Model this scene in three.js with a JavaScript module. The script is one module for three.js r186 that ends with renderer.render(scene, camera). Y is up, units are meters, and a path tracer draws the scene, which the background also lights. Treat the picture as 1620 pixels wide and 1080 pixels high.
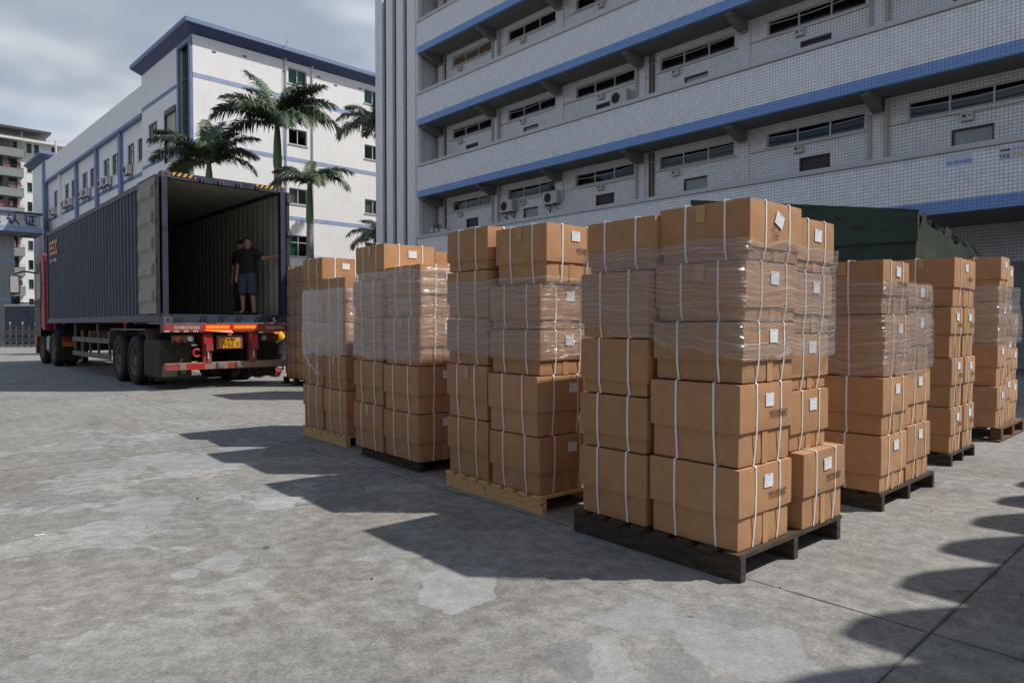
import * as THREE from 'three';
import { mergeGeometries, toCreasedNormals } from 'three/addons/utils/BufferGeometryUtils.js';
import { RoundedBoxGeometry } from 'three/addons/geometries/RoundedBoxGeometry.js';

// ───────── camera, sky, sun, exposure ─────────
const scene = new THREE.Scene();
const camera = new THREE.PerspectiveCamera(53.13, 1024 / 682, 0.05, 900);
camera.position.set(0, 1.27, 0);
camera.rotation.set(THREE.MathUtils.degToRad(-1.38), 0, 0);

const SUN_INTENSITY = 5.0;
const SKY_GAIN = 0.86;
const EXPOSURE = 0.94;
const SUN_DIR = new THREE.Vector3(1.416, 1.907, 0.036).normalize();

const renderer = new THREE.WebGLRenderer({ antialias: true });
renderer.setSize(1024, 682);
renderer.toneMapping = THREE.LinearToneMapping;
renderer.toneMappingExposure = EXPOSURE;
renderer.shadowMap.enabled = true;

// seeded random and noise
function rng(seed) { let s = seed >>> 0; return () => { s = (s + 0x6d2b79f5) | 0; let t = Math.imul(s ^ (s >>> 15), 1 | s); t = (t + Math.imul(t ^ (t >>> 7), 61 | t)) ^ t; return ((t ^ (t >>> 14)) >>> 0) / 4294967296; }; }
const PERM = new Uint8Array(512), GX = new Float32Array(256), GY = new Float32Array(256);
{ const r = rng(7); const p = [...Array(256).keys()]; for (let i = 255; i > 0; i--) { const j = (r() * (i + 1)) | 0; [p[i], p[j]] = [p[j], p[i]]; } for (let i = 0; i < 512; i++) PERM[i] = p[i & 255]; for (let i = 0; i < 256; i++) { const a = r() * 6.2832; GX[i] = Math.cos(a); GY[i] = Math.sin(a); } }
function noise(x, y) {
  const xf = Math.floor(x), yf = Math.floor(y), X = xf & 255, Y = yf & 255; x -= xf; y -= yf;
  const u = x * x * x * (x * (x * 6 - 15) + 10), v = y * y * y * (y * (y * 6 - 15) + 10);
  const a = PERM[PERM[X] + Y], b = PERM[PERM[X + 1] + Y], c = PERM[PERM[X] + Y + 1], d = PERM[PERM[X + 1] + Y + 1];
  const n0 = GX[a] * x + GY[a] * y, n1 = GX[b] * (x - 1) + GY[b] * y, n2 = GX[c] * x + GY[c] * (y - 1), n3 = GX[d] * (x - 1) + GY[d] * (y - 1);
  const m0 = n0 + u * (n1 - n0), m1 = n2 + u * (n3 - n2); return 1.41 * (m0 + v * (m1 - m0));
}
function fbm(x, y, oct = 4, gain = 0.5) { let s = 0, a = 1, t = 0; for (let i = 0; i < oct; i++) { s += a * noise(x + i * 17.3, y - i * 9.1); t += a; a *= gain; x *= 2.03; y *= 2.03; } return s / t; }
const clamp = (x, a = 0, b = 1) => Math.min(b, Math.max(a, x));
const smooth = (a, b, x) => { const t = clamp((x - a) / (b - a)); return t * t * (3 - 2 * t); };
const mix = (a, b, t) => a + (b - a) * t;

// the sky: broken bright cloud over grey-blue
{
  const W = 1024, Hh = 512, d = new Float32Array(W * Hh * 4);
  for (let j = 0; j < Hh; j++) for (let i = 0; i < W; i++) {
    const el = ((j + 0.5) / Hh - 0.5) * Math.PI, az = ((i + 0.5) / W - 0.5) * 2 * Math.PI;
    const y = Math.sin(el), c = Math.cos(el), x = c * Math.cos(az), z = c * Math.sin(az);
    const k = 1 / (Math.max(y, 0) + 0.22);
    const px = x * k, pz = z * k;
    let cl = fbm(px * 0.9 + 3.1, pz * 0.9 + 1.7, 6, 0.55) * 0.9 + 0.5 * fbm(px * 0.32 - 4.4, pz * 0.32 + 8.2, 3);
    const cover = smooth(-0.36, 0.34, cl);
    const shade = smooth(-0.25, 0.45, fbm(px * 1.3 + 11.4, pz * 1.3 - 6.2, 5, 0.55));
    let r = mix(0.26, mix(0.44, 1.28, shade), cover), g = mix(0.39, mix(0.52, 1.29, shade), cover), b = mix(0.60, mix(0.62, 1.28, shade), cover);
    const hz = smooth(0.24, 0.0, Math.abs(y)); r = mix(r, 0.82, hz * 0.6); g = mix(g, 0.85, hz * 0.6); b = mix(b, 0.88, hz * 0.6);
    if (y < 0) { const q = smooth(0, -0.06, y); r = mix(r, 0.22, q); g = mix(g, 0.22, q); b = mix(b, 0.215, q); }
    const o = (j * W + i) * 4; d[o] = r * SKY_GAIN; d[o + 1] = g * SKY_GAIN; d[o + 2] = b * SKY_GAIN; d[o + 3] = 1;
  }
  const t = new THREE.DataTexture(d, W, Hh, THREE.RGBAFormat, THREE.FloatType);
  t.mapping = THREE.EquirectangularReflectionMapping; t.magFilter = THREE.LinearFilter; t.needsUpdate = true;
  scene.background = t; scene.environment = t;
}
const sun = new THREE.DirectionalLight(new THREE.Color(1.0, 0.945, 0.86), SUN_INTENSITY);
sun.target.position.set(0, 0, -15); sun.position.copy(sun.target.position).addScaledVector(SUN_DIR, 90);
sun.castShadow = true; sun.shadow.radius = 1.6; sun.shadow.mapSize.set(4096, 4096);
Object.assign(sun.shadow.camera, { left: -60, right: 60, top: 60, bottom: -60, near: 1, far: 220 });
scene.add(sun, sun.target);

// ───────── helpers ─────────
const DEG = Math.PI / 180;
const dirU = (a) => [-Math.sin(a * DEG), -Math.cos(a * DEG)], dirV = (a) => [Math.cos(a * DEG), -Math.sin(a * DEG)];
const taken = new Map();
function numbered(n) { const k = taken.get(n) ?? 0; taken.set(n, k + 1); return k ? `${n}_${String(k).padStart(3, '0')}` : n; }
function tag(o, label, category, group, kind) { o.userData.label = label; o.userData.category = category; if (group) o.userData.group = group; if (kind) o.userData.kind = kind; return o; }
function root(name, [x, y, z], deg, label, category, group) { const o = new THREE.Group(); o.name = numbered(name); o.position.set(x, y, z); o.rotation.y = deg * DEG; scene.add(o); if (label) tag(o, label, category, group); return o; }
function add(name, geo, mat, parent) { const m = new THREE.Mesh(geo, mat); m.name = parent ? name : numbered(name); m.castShadow = m.receiveShadow = true; (parent ?? scene).add(m); return m; }
// box with uv in metres
function bx(x0, x1, y0, y1, z0, z1) {
  const w = x1 - x0, h = y1 - y0, d = z1 - z0, g = new THREE.BoxGeometry(w, h, d), uv = g.attributes.uv;
  const s = [[d, h], [d, h], [w, d], [w, d], [w, h], [w, h]], o = [[z0, y0], [z0, y0], [x0, z0], [x0, z0], [x0, y0], [x0, y0]];
  for (let f = 0; f < 6; f++) for (let k = 0; k < 4; k++) { const i = f * 4 + k; uv.setXY(i, uv.getX(i) * s[f][0] + o[f][0], uv.getY(i) * s[f][1] + o[f][1]); }
  g.translate((x0 + x1) / 2, (y0 + y1) / 2, (z0 + z1) / 2); return g;
}
// box with rounded edges
function rb(x0, x1, y0, y1, z0, z1, r = 0.01, seg = 2) { const w = x1 - x0, h = y1 - y0, d = z1 - z0; const g = new RoundedBoxGeometry(w, h, d, seg, Math.min(r, w / 2.01, h / 2.01, d / 2.01)); g.translate((x0 + x1) / 2, (y0 + y1) / 2, (z0 + z1) / 2); return g; }
const cat = (list) => { const l = list.map((g) => { let q = g.index ? g.toNonIndexed() : g; for (const k of Object.keys(q.attributes)) if (!['position', 'normal', 'uv'].includes(k)) q.deleteAttribute(k); if (!q.attributes.uv) q.setAttribute('uv', new THREE.BufferAttribute(new Float32Array(q.attributes.position.count * 2), 2)); return q; }); return mergeGeometries(l, false); };
function cyl(r0, r1, p, q, seg = 16) { const a = new THREE.Vector3(...p), b = new THREE.Vector3(...q), d = b.clone().sub(a), g = new THREE.CylinderGeometry(r1, r0, d.length(), seg, 1); g.applyQuaternion(new THREE.Quaternion().setFromUnitVectors(new THREE.Vector3(0, 1, 0), d.clone().normalize())); g.translate((a.x + b.x) / 2, (a.y + b.y) / 2, (a.z + b.z) / 2); return g; }
function beam(p, q, w, h) { const a = new THREE.Vector3(...p), b = new THREE.Vector3(...q), d = b.clone().sub(a), g = new THREE.BoxGeometry(w, h, d.length()); const m = new THREE.Matrix4().lookAt(b, a, Math.abs(d.y) > 0.95 * d.length() ? new THREE.Vector3(1, 0, 0) : new THREE.Vector3(0, 1, 0)); g.applyMatrix4(m); g.translate((a.x + b.x) / 2, (a.y + b.y) / 2, (a.z + b.z) / 2); return g; }
function tube(pts, r, seg = 24, rad = 8) { return new THREE.TubeGeometry(new THREE.CatmullRomCurve3(pts.map((p) => new THREE.Vector3(...p))), seg, r, rad); }
// triangles from a position function on a grid
function grid(nu, nv, f, uvScale) { const p = [], uv = [], ix = []; for (let j = 0; j <= nv; j++) for (let i = 0; i <= nu; i++) { p.push(...f(i / nu, j / nv)); uv.push(...(uvScale ? uvScale(i / nu, j / nv) : [i / nu, j / nv])); } for (let j = 0; j < nv; j++) for (let i = 0; i < nu; i++) { const a = j * (nu + 1) + i, b = a + 1, c = a + nu + 1, d = c + 1; ix.push(a, b, d, a, d, c); } const g = new THREE.BufferGeometry(); g.setAttribute('position', new THREE.Float32BufferAttribute(p, 3)); g.setAttribute('uv', new THREE.Float32BufferAttribute(uv, 2)); g.setIndex(ix); g.computeVertexNormals(); return g; }
// a wall in a local x-y plane with rectangular openings, thickness along +z; placed by matrix
function wallShape(w0, w1, h0, h1, holes, thick) {
  const s = new THREE.Shape(); s.moveTo(w0, h0); s.lineTo(w1, h0); s.lineTo(w1, h1); s.lineTo(w0, h1); s.closePath();
  for (const [a, b, c, d] of holes) { const p = new THREE.Path(); p.moveTo(a, c); p.lineTo(a, d); p.lineTo(b, d); p.lineTo(b, c); p.closePath(); s.holes.push(p); }
  return new THREE.ExtrudeGeometry(s, { depth: thick, bevelEnabled: false });
}
const frameX = (g, x) => { g.applyMatrix4(new THREE.Matrix4().makeBasis(new THREE.Vector3(0, 0, 1), new THREE.Vector3(0, 1, 0), new THREE.Vector3(-1, 0, 0))); g.translate(x, 0, 0); return g; };   // wall along local z; extrusion goes to -x from x

// ───────── textures and materials ─────────
function dataTex(w, h, f, srgb = true, wrap = true) {
  const d = new Uint8Array(w * h * 4);
  for (let j = 0; j < h; j++) for (let i = 0; i < w; i++) { const c = f(i, j), o = (j * w + i) * 4; d[o] = clamp(c[0]) * 255; d[o + 1] = clamp(c[1]) * 255; d[o + 2] = clamp(c[2]) * 255; d[o + 3] = c.length > 3 ? clamp(c[3]) * 255 : 255; }
  const t = new THREE.DataTexture(d, w, h); t.magFilter = THREE.LinearFilter; t.minFilter = THREE.LinearMipmapLinearFilter; t.generateMipmaps = true;
  t.wrapS = t.wrapT = wrap ? THREE.RepeatWrapping : THREE.ClampToEdgeWrapping; if (srgb) t.colorSpace = THREE.SRGBColorSpace; t.needsUpdate = true; return t;
}
function canvasTex(w, h, draw, srgb = true) { const c = document.createElement('canvas'); c.width = w; c.height = h; const x = c.getContext('2d'); draw(x, w, h); const t = new THREE.CanvasTexture(c); if (srgb) t.colorSpace = THREE.SRGBColorSpace; t.magFilter = THREE.LinearFilter; return t; }
const rep = (t, x, y = x) => { const c = t.clone(); c.wrapS = c.wrapT = THREE.RepeatWrapping; c.repeat.set(x, y); c.needsUpdate = true; return c; };
// noise that tiles over a square of n texels
function tileFbm(i, j, n, f, oct = 4) { const u = i / n, v = j / n; let s = 0, a = 1, t = 0; for (let o = 0; o < oct; o++) { const k = f << o; const X = u * k, Y = v * k; const m = (p, q) => noise(p + o * 31.7, q + o * 11.3); const wx = smooth(0.7, 1, u), wy = smooth(0.7, 1, v); const A = m(X, Y), B = wx ? m(X - k, Y) : A, C = wy ? m(X, Y - k) : A, D = wx && wy ? m(X - k, Y - k) : (wx ? B : C); s += a * mix(mix(A, B, wx), mix(C, D, wx), wy); t += a; a *= 0.55; } return s / t; }
const std = (o) => new THREE.MeshStandardMaterial({ roughness: 0.75, metalness: 0, ...o });
const phy = (o) => new THREE.MeshPhysicalMaterial({ roughness: 0.5, ...o });
const lin = (r, g, b) => new THREE.Color().setRGB(r, g, b);

const tileTones = (() => { const r = rng(21); return Array.from({ length: 400 }, () => [r(), r()]); })();
const N = 20;   // tiles per texture side
const tileColor = dataTex(1000, 1000, (i, j) => {
  const cw = 50, x = i % cw, y = j % cw, k = (((j / cw) | 0) * N + ((i / cw) | 0)) % 400, jx = x < 4, jy = y < 5;
  if (jx || jy) { const n = 0.40 + 0.10 * tileFbm(i, j, 1000, 12, 3); return [n * 0.98, n, n * 1.02]; }
  const t = tileTones[k], b = 0.92 + 0.045 * (t[0] - 0.5) + 0.05 * tileFbm(i, j, 1000, 5, 4), w = 0.012 * (t[1] - 0.5);
  return [b + w, b, b + 0.012 - w];
});
const tileBump = dataTex(500, 500, (i, j) => { const x = i % 25, y = j % 25, b = x < 2 || y < 2 ? 0 : 1; return [b, b, b]; }, false);
const TILE = 0.095 * N;
const tileMat = (c, rough = 0.38) => std({ color: c, map: rep(tileColor, 1 / TILE), bumpMap: rep(tileBump, 1 / TILE), bumpScale: 0.004, roughness: rough });
const plasterTex = dataTex(512, 512, (i, j) => { const n = tileFbm(i, j, 512, 4, 5), m = tileFbm(i + 90, j, 512, 24, 3); const b = 0.9 + 0.10 * n + 0.04 * m; return [b, b, b]; });
const streakTex = dataTex(512, 512, (i, j) => { const n = tileFbm(i, j, 512, 4, 5), s = tileFbm(i, 40, 512, 24, 4) * 0.6 + 0.4 * tileFbm(i * 3 % 512, (j * 0.25) | 0, 512, 16, 3); const b = 0.9 + 0.07 * n + 0.12 * s; return [b, b * 0.998, b * 0.99]; });
const cleanTex = dataTex(512, 512, (i, j) => { const n = tileFbm(i, j, 512, 4, 5), s = tileFbm(i, 40, 512, 24, 3), l = (j % 26) < 2 ? 0.03 : 0; const b = 0.93 + 0.035 * n + 0.025 * s - l; return [b, b, b * 0.998]; });
const panelTex = dataTex(512, 512, (i, j) => { const n = tileFbm(i, j, 512, 4, 5), s = tileFbm(i, (j * 0.3) | 0, 512, 12, 3), d = smooth(0.35, 0.6, tileFbm(i + 300, j + 90, 512, 8, 4)); const b = 0.92 + 0.06 * n + 0.05 * s - 0.16 * d; return [b, b * 0.985, b * 0.96]; });
const cardTex = dataTex(512, 512, (i, j) => { const n = tileFbm(i, j, 512, 5, 5), f = noise(i * 0.9 + 3, j * 0.11) * 0.5 + noise(i * 0.33, j * 0.05 + 60) * 0.5, s = noise(i * 0.7, j * 0.7); const b = 0.92 + 0.075 * n + 0.06 * f + 0.025 * s; return [b, b * 0.995, b * 0.985]; });
const cardBump = dataTex(256, 256, (i, j) => { const b = 0.5 + 0.5 * Math.sin(i / 256 * Math.PI * 2 * 64) * 0.5 + 0.3 * tileFbm(i, j, 256, 6, 3); return [b, b, b]; }, false);
const woodTex = dataTex(512, 512, (i, j) => { const w = tileFbm(i, j, 512, 3, 3) * 22, g = Math.sin((j + w * 3) * 0.16 + 6 * tileFbm(i >> 2, j, 512, 6, 2)) * 0.5 + 0.5, f = noise(i * 0.05, j * 0.9), s = smooth(0.25, 0.6, tileFbm(i + 200, j + 70, 512, 7, 4)); const b = 0.72 + 0.16 * g + 0.12 * f - 0.42 * s; return [b, b * 0.97, b * 0.92]; });
const paleWoodTex = dataTex(512, 512, (i, j) => { const w = tileFbm(i, j, 512, 3, 3) * 22, g = Math.sin((j + w * 3) * 0.16 + 6 * tileFbm(i >> 2, j, 512, 6, 2)) * 0.5 + 0.5, f = noise(i * 0.05, j * 0.9), s = smooth(0.30, 0.42, tileFbm(i + 200, j + 70, 512, 9, 4)); const b = 0.90 + 0.05 * g + 0.06 * f - 0.48 * s; return [b, b * 0.985, b * 0.95]; });
const fineBump = dataTex(512, 512, (i, j) => { const b = 0.5 + 0.5 * tileFbm(i, j, 512, 24, 4); return [b, b, b]; }, false);
const grimeTex = dataTex(512, 512, (i, j) => { const n = tileFbm(i, j, 512, 4, 5), s = smooth(0.05, 0.5, tileFbm(i + 300, j + 90, 512, 9, 4)); const b = 0.94 + 0.16 * n - 0.34 * s; return [b, b * 0.97, b * 0.93]; });

const M = {
  tileWhite: tileMat(lin(0.95, 0.945, 0.945)),
  tileBlue: tileMat(lin(0.22, 0.38, 0.74)),
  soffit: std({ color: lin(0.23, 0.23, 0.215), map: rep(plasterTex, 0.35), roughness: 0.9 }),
  cap: std({ color: lin(0.60, 0.60, 0.60), map: rep(plasterTex, 0.6), roughness: 0.6 }),
  wallPaint: std({ color: lin(0.88, 0.87, 0.88), map: rep(cleanTex, 0.2), bumpMap: rep(tileBump, 1 / 1.9), bumpScale: 0.002, roughness: 0.6 }),
  wallShadeSide: std({ color: lin(0.86, 0.86, 0.87), map: rep(cleanTex, 0.2), roughness: 0.65 }),
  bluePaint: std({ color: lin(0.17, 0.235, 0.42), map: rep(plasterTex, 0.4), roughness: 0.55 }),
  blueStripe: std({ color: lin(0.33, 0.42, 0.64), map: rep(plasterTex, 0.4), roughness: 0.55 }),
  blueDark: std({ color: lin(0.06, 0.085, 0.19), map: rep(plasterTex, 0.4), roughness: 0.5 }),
  glassDark: phy({ color: lin(0.62, 0.66, 0.67), transmission: 1, thickness: 0, roughness: 0.04 }),
  cabGlass: phy({ color: lin(0.012, 0.014, 0.016), roughness: 0.06 }),
  glassTeal: phy({ color: lin(0.42, 0.62, 0.60), transmission: 1, thickness: 0, roughness: 0.05 }),
  glassGreen: phy({ color: lin(0.006, 0.035, 0.022), roughness: 0.08 }),
  glassPale: phy({ color: lin(0.70, 0.78, 0.79), transmission: 1, thickness: 0, roughness: 0.05 }),
  curtain: std({ color: lin(0.60, 0.63, 0.61), map: rep(streakTex, 1.4), roughness: 0.9 }),
  alu: std({ color: lin(0.55, 0.56, 0.57), roughness: 0.4, metalness: 0.5 }),
  frameDark: std({ color: lin(0.05, 0.05, 0.052), roughness: 0.5 }),
  interior: std({ color: lin(0.42, 0.41, 0.39), map: rep(plasterTex, 0.4), roughness: 0.9 }),
  pipe: std({ color: lin(0.52, 0.52, 0.45), map: rep(plasterTex, 0.8), roughness: 0.5 }),
  pipeRust: std({ color: lin(0.12, 0.075, 0.05), roughness: 0.8 }),
  doorGrey: std({ color: lin(0.40, 0.41, 0.42), map: rep(streakTex, 0.5), roughness: 0.5 }),
  doorBrown: std({ color: lin(0.055, 0.035, 0.04), map: rep(streakTex, 0.5), roughness: 0.55 }),
  acWhite: std({ color: lin(0.62, 0.62, 0.59), map: rep(streakTex, 0.8), roughness: 0.45 }),
  blackMetal: std({ color: lin(0.015, 0.015, 0.016), roughness: 0.55 }),
  steel: std({ color: lin(0.30, 0.30, 0.29), roughness: 0.45, metalness: 0.6, map: rep(grimeTex, 0.9) }),
  strap: std({ color: lin(0.80, 0.80, 0.80), roughness: 0.4 }),
  strapYellow: std({ color: lin(0.74, 0.72, 0.60), roughness: 0.4 }),
  rubber: std({ color: lin(0.022, 0.021, 0.020), map: rep(grimeTex, 2), roughness: 0.85 }),
  woodDark: std({ color: lin(0.085, 0.066, 0.052), map: rep(woodTex, 1.1), bumpMap: rep(woodTex, 1.1), bumpScale: 0.003, roughness: 0.9 }),
  woodPale: std({ color: lin(0.78, 0.49, 0.22), map: rep(paleWoodTex, 1.6), bumpMap: rep(woodTex, 1.1), bumpScale: 0.003, roughness: 0.85 }),
  woodRed: std({ color: lin(0.20, 0.115, 0.07), map: rep(woodTex, 1.1), bumpMap: rep(woodTex, 1.1), bumpScale: 0.003, roughness: 0.85 }),
  tarp: std({ color: lin(0.016, 0.050, 0.030), map: rep(grimeTex, 0.6), roughness: 0.55 }),
  tarpGrey: std({ color: lin(0.17, 0.20, 0.145), map: rep(grimeTex, 0.8), roughness: 0.7 }),
};
const cardMats = [[0.540, 0.292, 0.146], [0.505, 0.272, 0.134], [0.575, 0.315, 0.160], [0.53, 0.282, 0.145], [0.48, 0.266, 0.136]].map((c, i) => std({ color: lin(...c), map: rep(cardTex, 1.7 + i * 0.13), bumpMap: rep(cardBump, 1.0, 0.9), bumpScale: 0.0005, roughness: 0.82 }));
for (const m of Object.values(M)) m.side = THREE.DoubleSide;
// ───────── ground: concrete slabs laid on one sheet ─────────
const GA = 42.5, G0 = [1.73, -2.79], GU = dirU(GA), GV = dirV(GA);
const SU = 6.5, SV = 4.4;
// worn patches in the surface: [x, z, half width, half depth, tone change, edge raggedness]
const PATCH = [[-0.25, -3.29, 0.220, 0.333, 0.13, 0.22], [-1.69, -4.84, 0.157, 0.215, 0.15, 0.3], [-1.67, -3.45, 0.080, 0.079, 0.14, 0.3], [-1.54, -3.63, 0.149, 0.175, 0.09, 0.4], [-1.32, -3.46, 0.068, 0.084, 0.08, 0.3], [-2.61, -4.83, 0.314, 0.258, 0.1, 0.6], [-3.51, -5.87, 0.313, 0.228, 0.09, 0.6], [-3.22, -6.35, 0.382, 0.443, 0.07, 0.8], [-2.68, -6.63, 0.274, 0.719, 0.05, 0.7], [-2.44, -4.39, 0.225, 0.213, 0.06, 0.7], [-5.05, -6.62, 0.185, 0.177, 0.1, 0.4], [0.35, -2.46, 0.130, 0.333, 0.08, 0.35], [0.93, -2.66, 0.255, 0.424, 0.075, 0.45], [0.59, -2.93, 0.259, 0.190, 0.05, 0.5], [0.60, -2.48, 0.127, 0.205, -0.06, 0.35], [0.96, -2.95, 0.117, 0.129, -0.05, 0.5], [0.23, -2.57, 0.108, 0.171, -0.07, 0.7]].map(([x, z, rx, rz, tone, rag]) => ({ x, z, rx, rz, tone, rag }));
function groundColor(x, z) {
  const v = (x - G0[0]) * GV[0] + (z - G0[1]) * GV[1], u = (x - G0[0]) * GU[0] + (z - G0[1]) * GU[1];
  const big = fbm(x * 0.22 + 5, z * 0.22 - 3, 3), mid = fbm(x * 1.1, z * 1.1, 4, 0.55), fine = fbm(x * 9.5 + 40, z * 9.5, 4, 0.72), speck = noise(x * 70, z * 70);
  let b = 0.498 + 0.03 * big + 0.042 * mid + 0.15 * fine + 0.06 * speck, warm = 0.006 + 0.006 * fbm(x * 0.5 + 30, z * 0.5 + 8, 3) + 0.004 * mid;
  // brushed drag marks along the slab
  b += 0.018 * noise(v * 9, u * 1.2) + 0.012 * noise(v * 26, u * 2.0);
  // worn skin that has flaked away, with its own outline
  const area = smooth(1.2, 3.0, u) * smooth(1.5, -1.0, v) * smooth(11, 7, u);
  const fl = fbm(x * 0.85 + 12, z * 1.35 + 4, 5, 0.55) + 0.12 * noise(x * 9, z * 9);
  const flake = smooth(0.10, 0.12, fl) * area; b += 0.07 * flake; warm -= 0.006 * flake;
  const rim = (1 - smooth(0, 0.02, Math.abs(fl - 0.11))) * area; b -= 0.035 * rim;
  const dk = smooth(0.12, 0.24, fbm(x * 0.6 - 22, z * 0.6 + 14, 5, 0.6)); b -= 0.032 * dk; warm += 0.003 * dk;
  for (const p of PATCH) {
    const dx = (x - p.x) / p.rx, dz = (z - p.z) / p.rz; if (dx * dx + dz * dz > 4) continue;
    const sc = 1 / Math.max(p.rx, p.rz), r = Math.sqrt(dx * dx + dz * dz) + p.rag * fbm(x * sc * 1.3 + p.x * 9, z * sc * 1.3 + p.z * 5, 4, 0.55) * 1.6 + 0.05 * noise(x * 14, z * 14);
    const k = 1 - smooth(0.86, 0.90, r), e = (1 - smooth(0.0, 0.035, Math.abs(r - 0.92))); b = mix(b, 0.498 + p.tone * 0.8 + 0.07 * fine + 0.035 * mid + 0.03 * speck, k * 0.72); b -= Math.abs(p.tone) * 0.35 * e * smooth(-0.3, 0.5, noise(x * 8 + 3, z * 8));
    warm -= 0.008 * k;
  }
  // rubber laid down by turning wheels
  for (const [c, w] of [[-1.5, 0.3], [-3.3, 0.28], [-6.2, 0.3], [2.6, 0.25]]) { const d = v - c - 0.5 * Math.sin(u * 0.25 + c) - 0.12 * noise(u * 0.6, c); b -= 0.035 * Math.exp(-(d * d) / (w * w * 0.25)) * smooth(-0.25, 0.35, noise(u * 0.9 + c * 3, v * 3) + 0.5 * noise(u * 5, v * 14)); }
  // dark pits and oil spots
  const pit = smooth(0.62, 0.72, noise(x * 11 + 7, z * 11 - 5)) * smooth(0.2, 0.5, noise(x * 1.7, z * 1.7)); b -= 0.13 * pit;
  const oil = smooth(0.48, 0.66, fbm(x * 0.9 - 50, z * 0.9 + 70, 4)); b -= 0.06 * oil;
  // dirt packed along the joints
  const jv = Math.abs(v / SV - Math.round(v / SV)) * SV, ju = Math.abs(u / SU - Math.round(u / SU)) * SU, j = Math.min(jv, ju) + 0.006 * noise(x * 6, z * 6);
  b -= 0.12 * (1 - smooth(0.002, 0.009 + 0.008 * noise(x * 3, z * 3), j));
  return [b + warm, b, b - warm * 1.5];
}
const concreteBump = rep(fineBump, 1.4); concreteBump.channel = 1;
const slabMats = new Map();
function slabMat(i, j, w, h) {
  const t = dataTex(w, h, (a, c) => { const v = (i + (a + 0.5) / w) * SV, u = (j + (c + 0.5) / h) * SU; return groundColor(G0[0] + GV[0] * v + GU[0] * u, G0[1] + GV[1] * v + GU[1] * u); }, true, false);
  return std({ map: t, color: lin(1.0, 1.0, 1.0), bumpMap: concreteBump, bumpScale: 0.004, roughness: 0.86 });
}
const ground = add('ground', new THREE.PlaneGeometry(900, 900).rotateX(-Math.PI / 2), null); ground.position.y = -0.014; ground.userData.kind = 'structure'; ground.userData.label = 'grey concrete yard of the factory'; ground.userData.category = 'ground';
{
  const w = 1024, t = dataTex(w, w, (a, c) => { const n = tileFbm(a, c, w, 6, 6), m = tileFbm(a + 77, c + 200, w, 40, 3), b = 0.51 + 0.09 * n + 0.05 * m; return [b + 0.012, b, b - 0.018]; });
  ground.material = std({ map: rep(t, 900 / 9), bumpMap: rep(fineBump, 900 / 0.7), bumpScale: 0.004, roughness: 0.88 });
  const r = rng(77), farMats = [[7, 9], [-9, 12], [11, 17]].map(([a, b]) => slabMat(a, b, 256, 384));
  for (let i = -4; i <= 4; i++) for (let j = -2; j <= 7; j++) {
    const cx = (i + 0.5) * SV, cu = (j + 0.5) * SU, wx = G0[0] + GV[0] * cx + GU[0] * cu, wz = G0[1] + GV[1] * cx + GU[1] * cu;
    if (wz > 3.5 || wz < -46 || Math.abs(wx) > 0.9 * -wz + 8) continue;
    const dist = Math.hypot(wx, wz), [tw, th] = dist < 6.2 ? [896, 1320] : dist < 10 ? [512, 768] : dist < 20 ? [320, 448] : [128, 192];
    const m = dist > 17 ? farMats[(i * 3 + j * 5 & 1023) % 3] : slabMat(i, j, tw, th), g = new THREE.BoxGeometry(SV - 0.006, 0.08, SU - 0.006), uv = g.attributes.uv, p = g.attributes.position;
    const uv1 = new Float32Array(uv.count * 2); for (let k = 0; k < uv.count; k++) { uv1[k * 2] = p.getX(k); uv1[k * 2 + 1] = p.getZ(k); } g.setAttribute('uv1', new THREE.BufferAttribute(uv1, 2));
    const s = add('concrete_slab', g, m, ground); s.position.set(wx, 0.014 - 0.04 + (r() - 0.5) * 0.003, wz); s.rotation.y = GA * DEG;
  }
}
// ───────── air-conditioner outdoor unit: faces local -x, back at x = 0 (wall), base at y = 0 ─────────
const acGeo = (() => {
  const fanRing = new THREE.TorusGeometry(0.2, 0.012, 8, 28).rotateY(Math.PI / 2).translate(-0.345, 0.28, -0.12);
  const rings = [0.15, 0.1, 0.05].map((r) => new THREE.TorusGeometry(r, 0.005, 6, 24).rotateY(Math.PI / 2).translate(-0.35, 0.28, -0.12));
  const spokes = [...Array(6).keys()].map((k) => { const a = k * Math.PI / 3; return beam([-0.35, 0.28 + 0.02 * Math.sin(a), -0.12 + 0.02 * Math.cos(a)], [-0.35, 0.28 + 0.2 * Math.sin(a), -0.12 + 0.2 * Math.cos(a)], 0.008, 0.008); });
  const blades = [...Array(4).keys()].map((k) => { const g = new THREE.BoxGeometry(0.012, 0.16, 0.1).rotateY(0.5).translate(0, 0.1, 0); g.rotateX(k * Math.PI / 2); return g.translate(-0.315, 0.28, -0.12); });
  return {
    body: rb(-0.34, -0.06, 0, 0.56, -0.42, 0.42, 0.02), disc: new THREE.CircleGeometry(0.2, 28).rotateY(-Math.PI / 2).translate(-0.3415, 0.28, -0.12),
    guard: cat([fanRing, ...rings, ...spokes]), fan: cat(blades),
    bracket: cat([-0.27, 0.27].flatMap((z) => [bx(-0.36, 0, -0.04, -0.003, z - 0.02, z + 0.02), bx(-0.03, 0, -0.3, -0.04, z - 0.02, z + 0.02), beam([-0.33, -0.03, z], [-0.015, -0.28, z], 0.025, 0.025)])),
    pipe: cat([tube([[-0.2, 0.12, 0.42], [-0.18, 0.1, 0.5], [-0.1, 0.15, 0.53], [-0.02, 0.35, 0.54], [0, 0.5, 0.54]], 0.018), tube([[-0.2, 0.08, 0.42], [-0.16, 0.0, 0.49], [-0.06, 0.03, 0.51], [0, 0.3, 0.52]], 0.012)]),
    panel: bx(-0.345, -0.3402, 0.06, 0.5, 0.14, 0.38),
  };
})();
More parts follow.
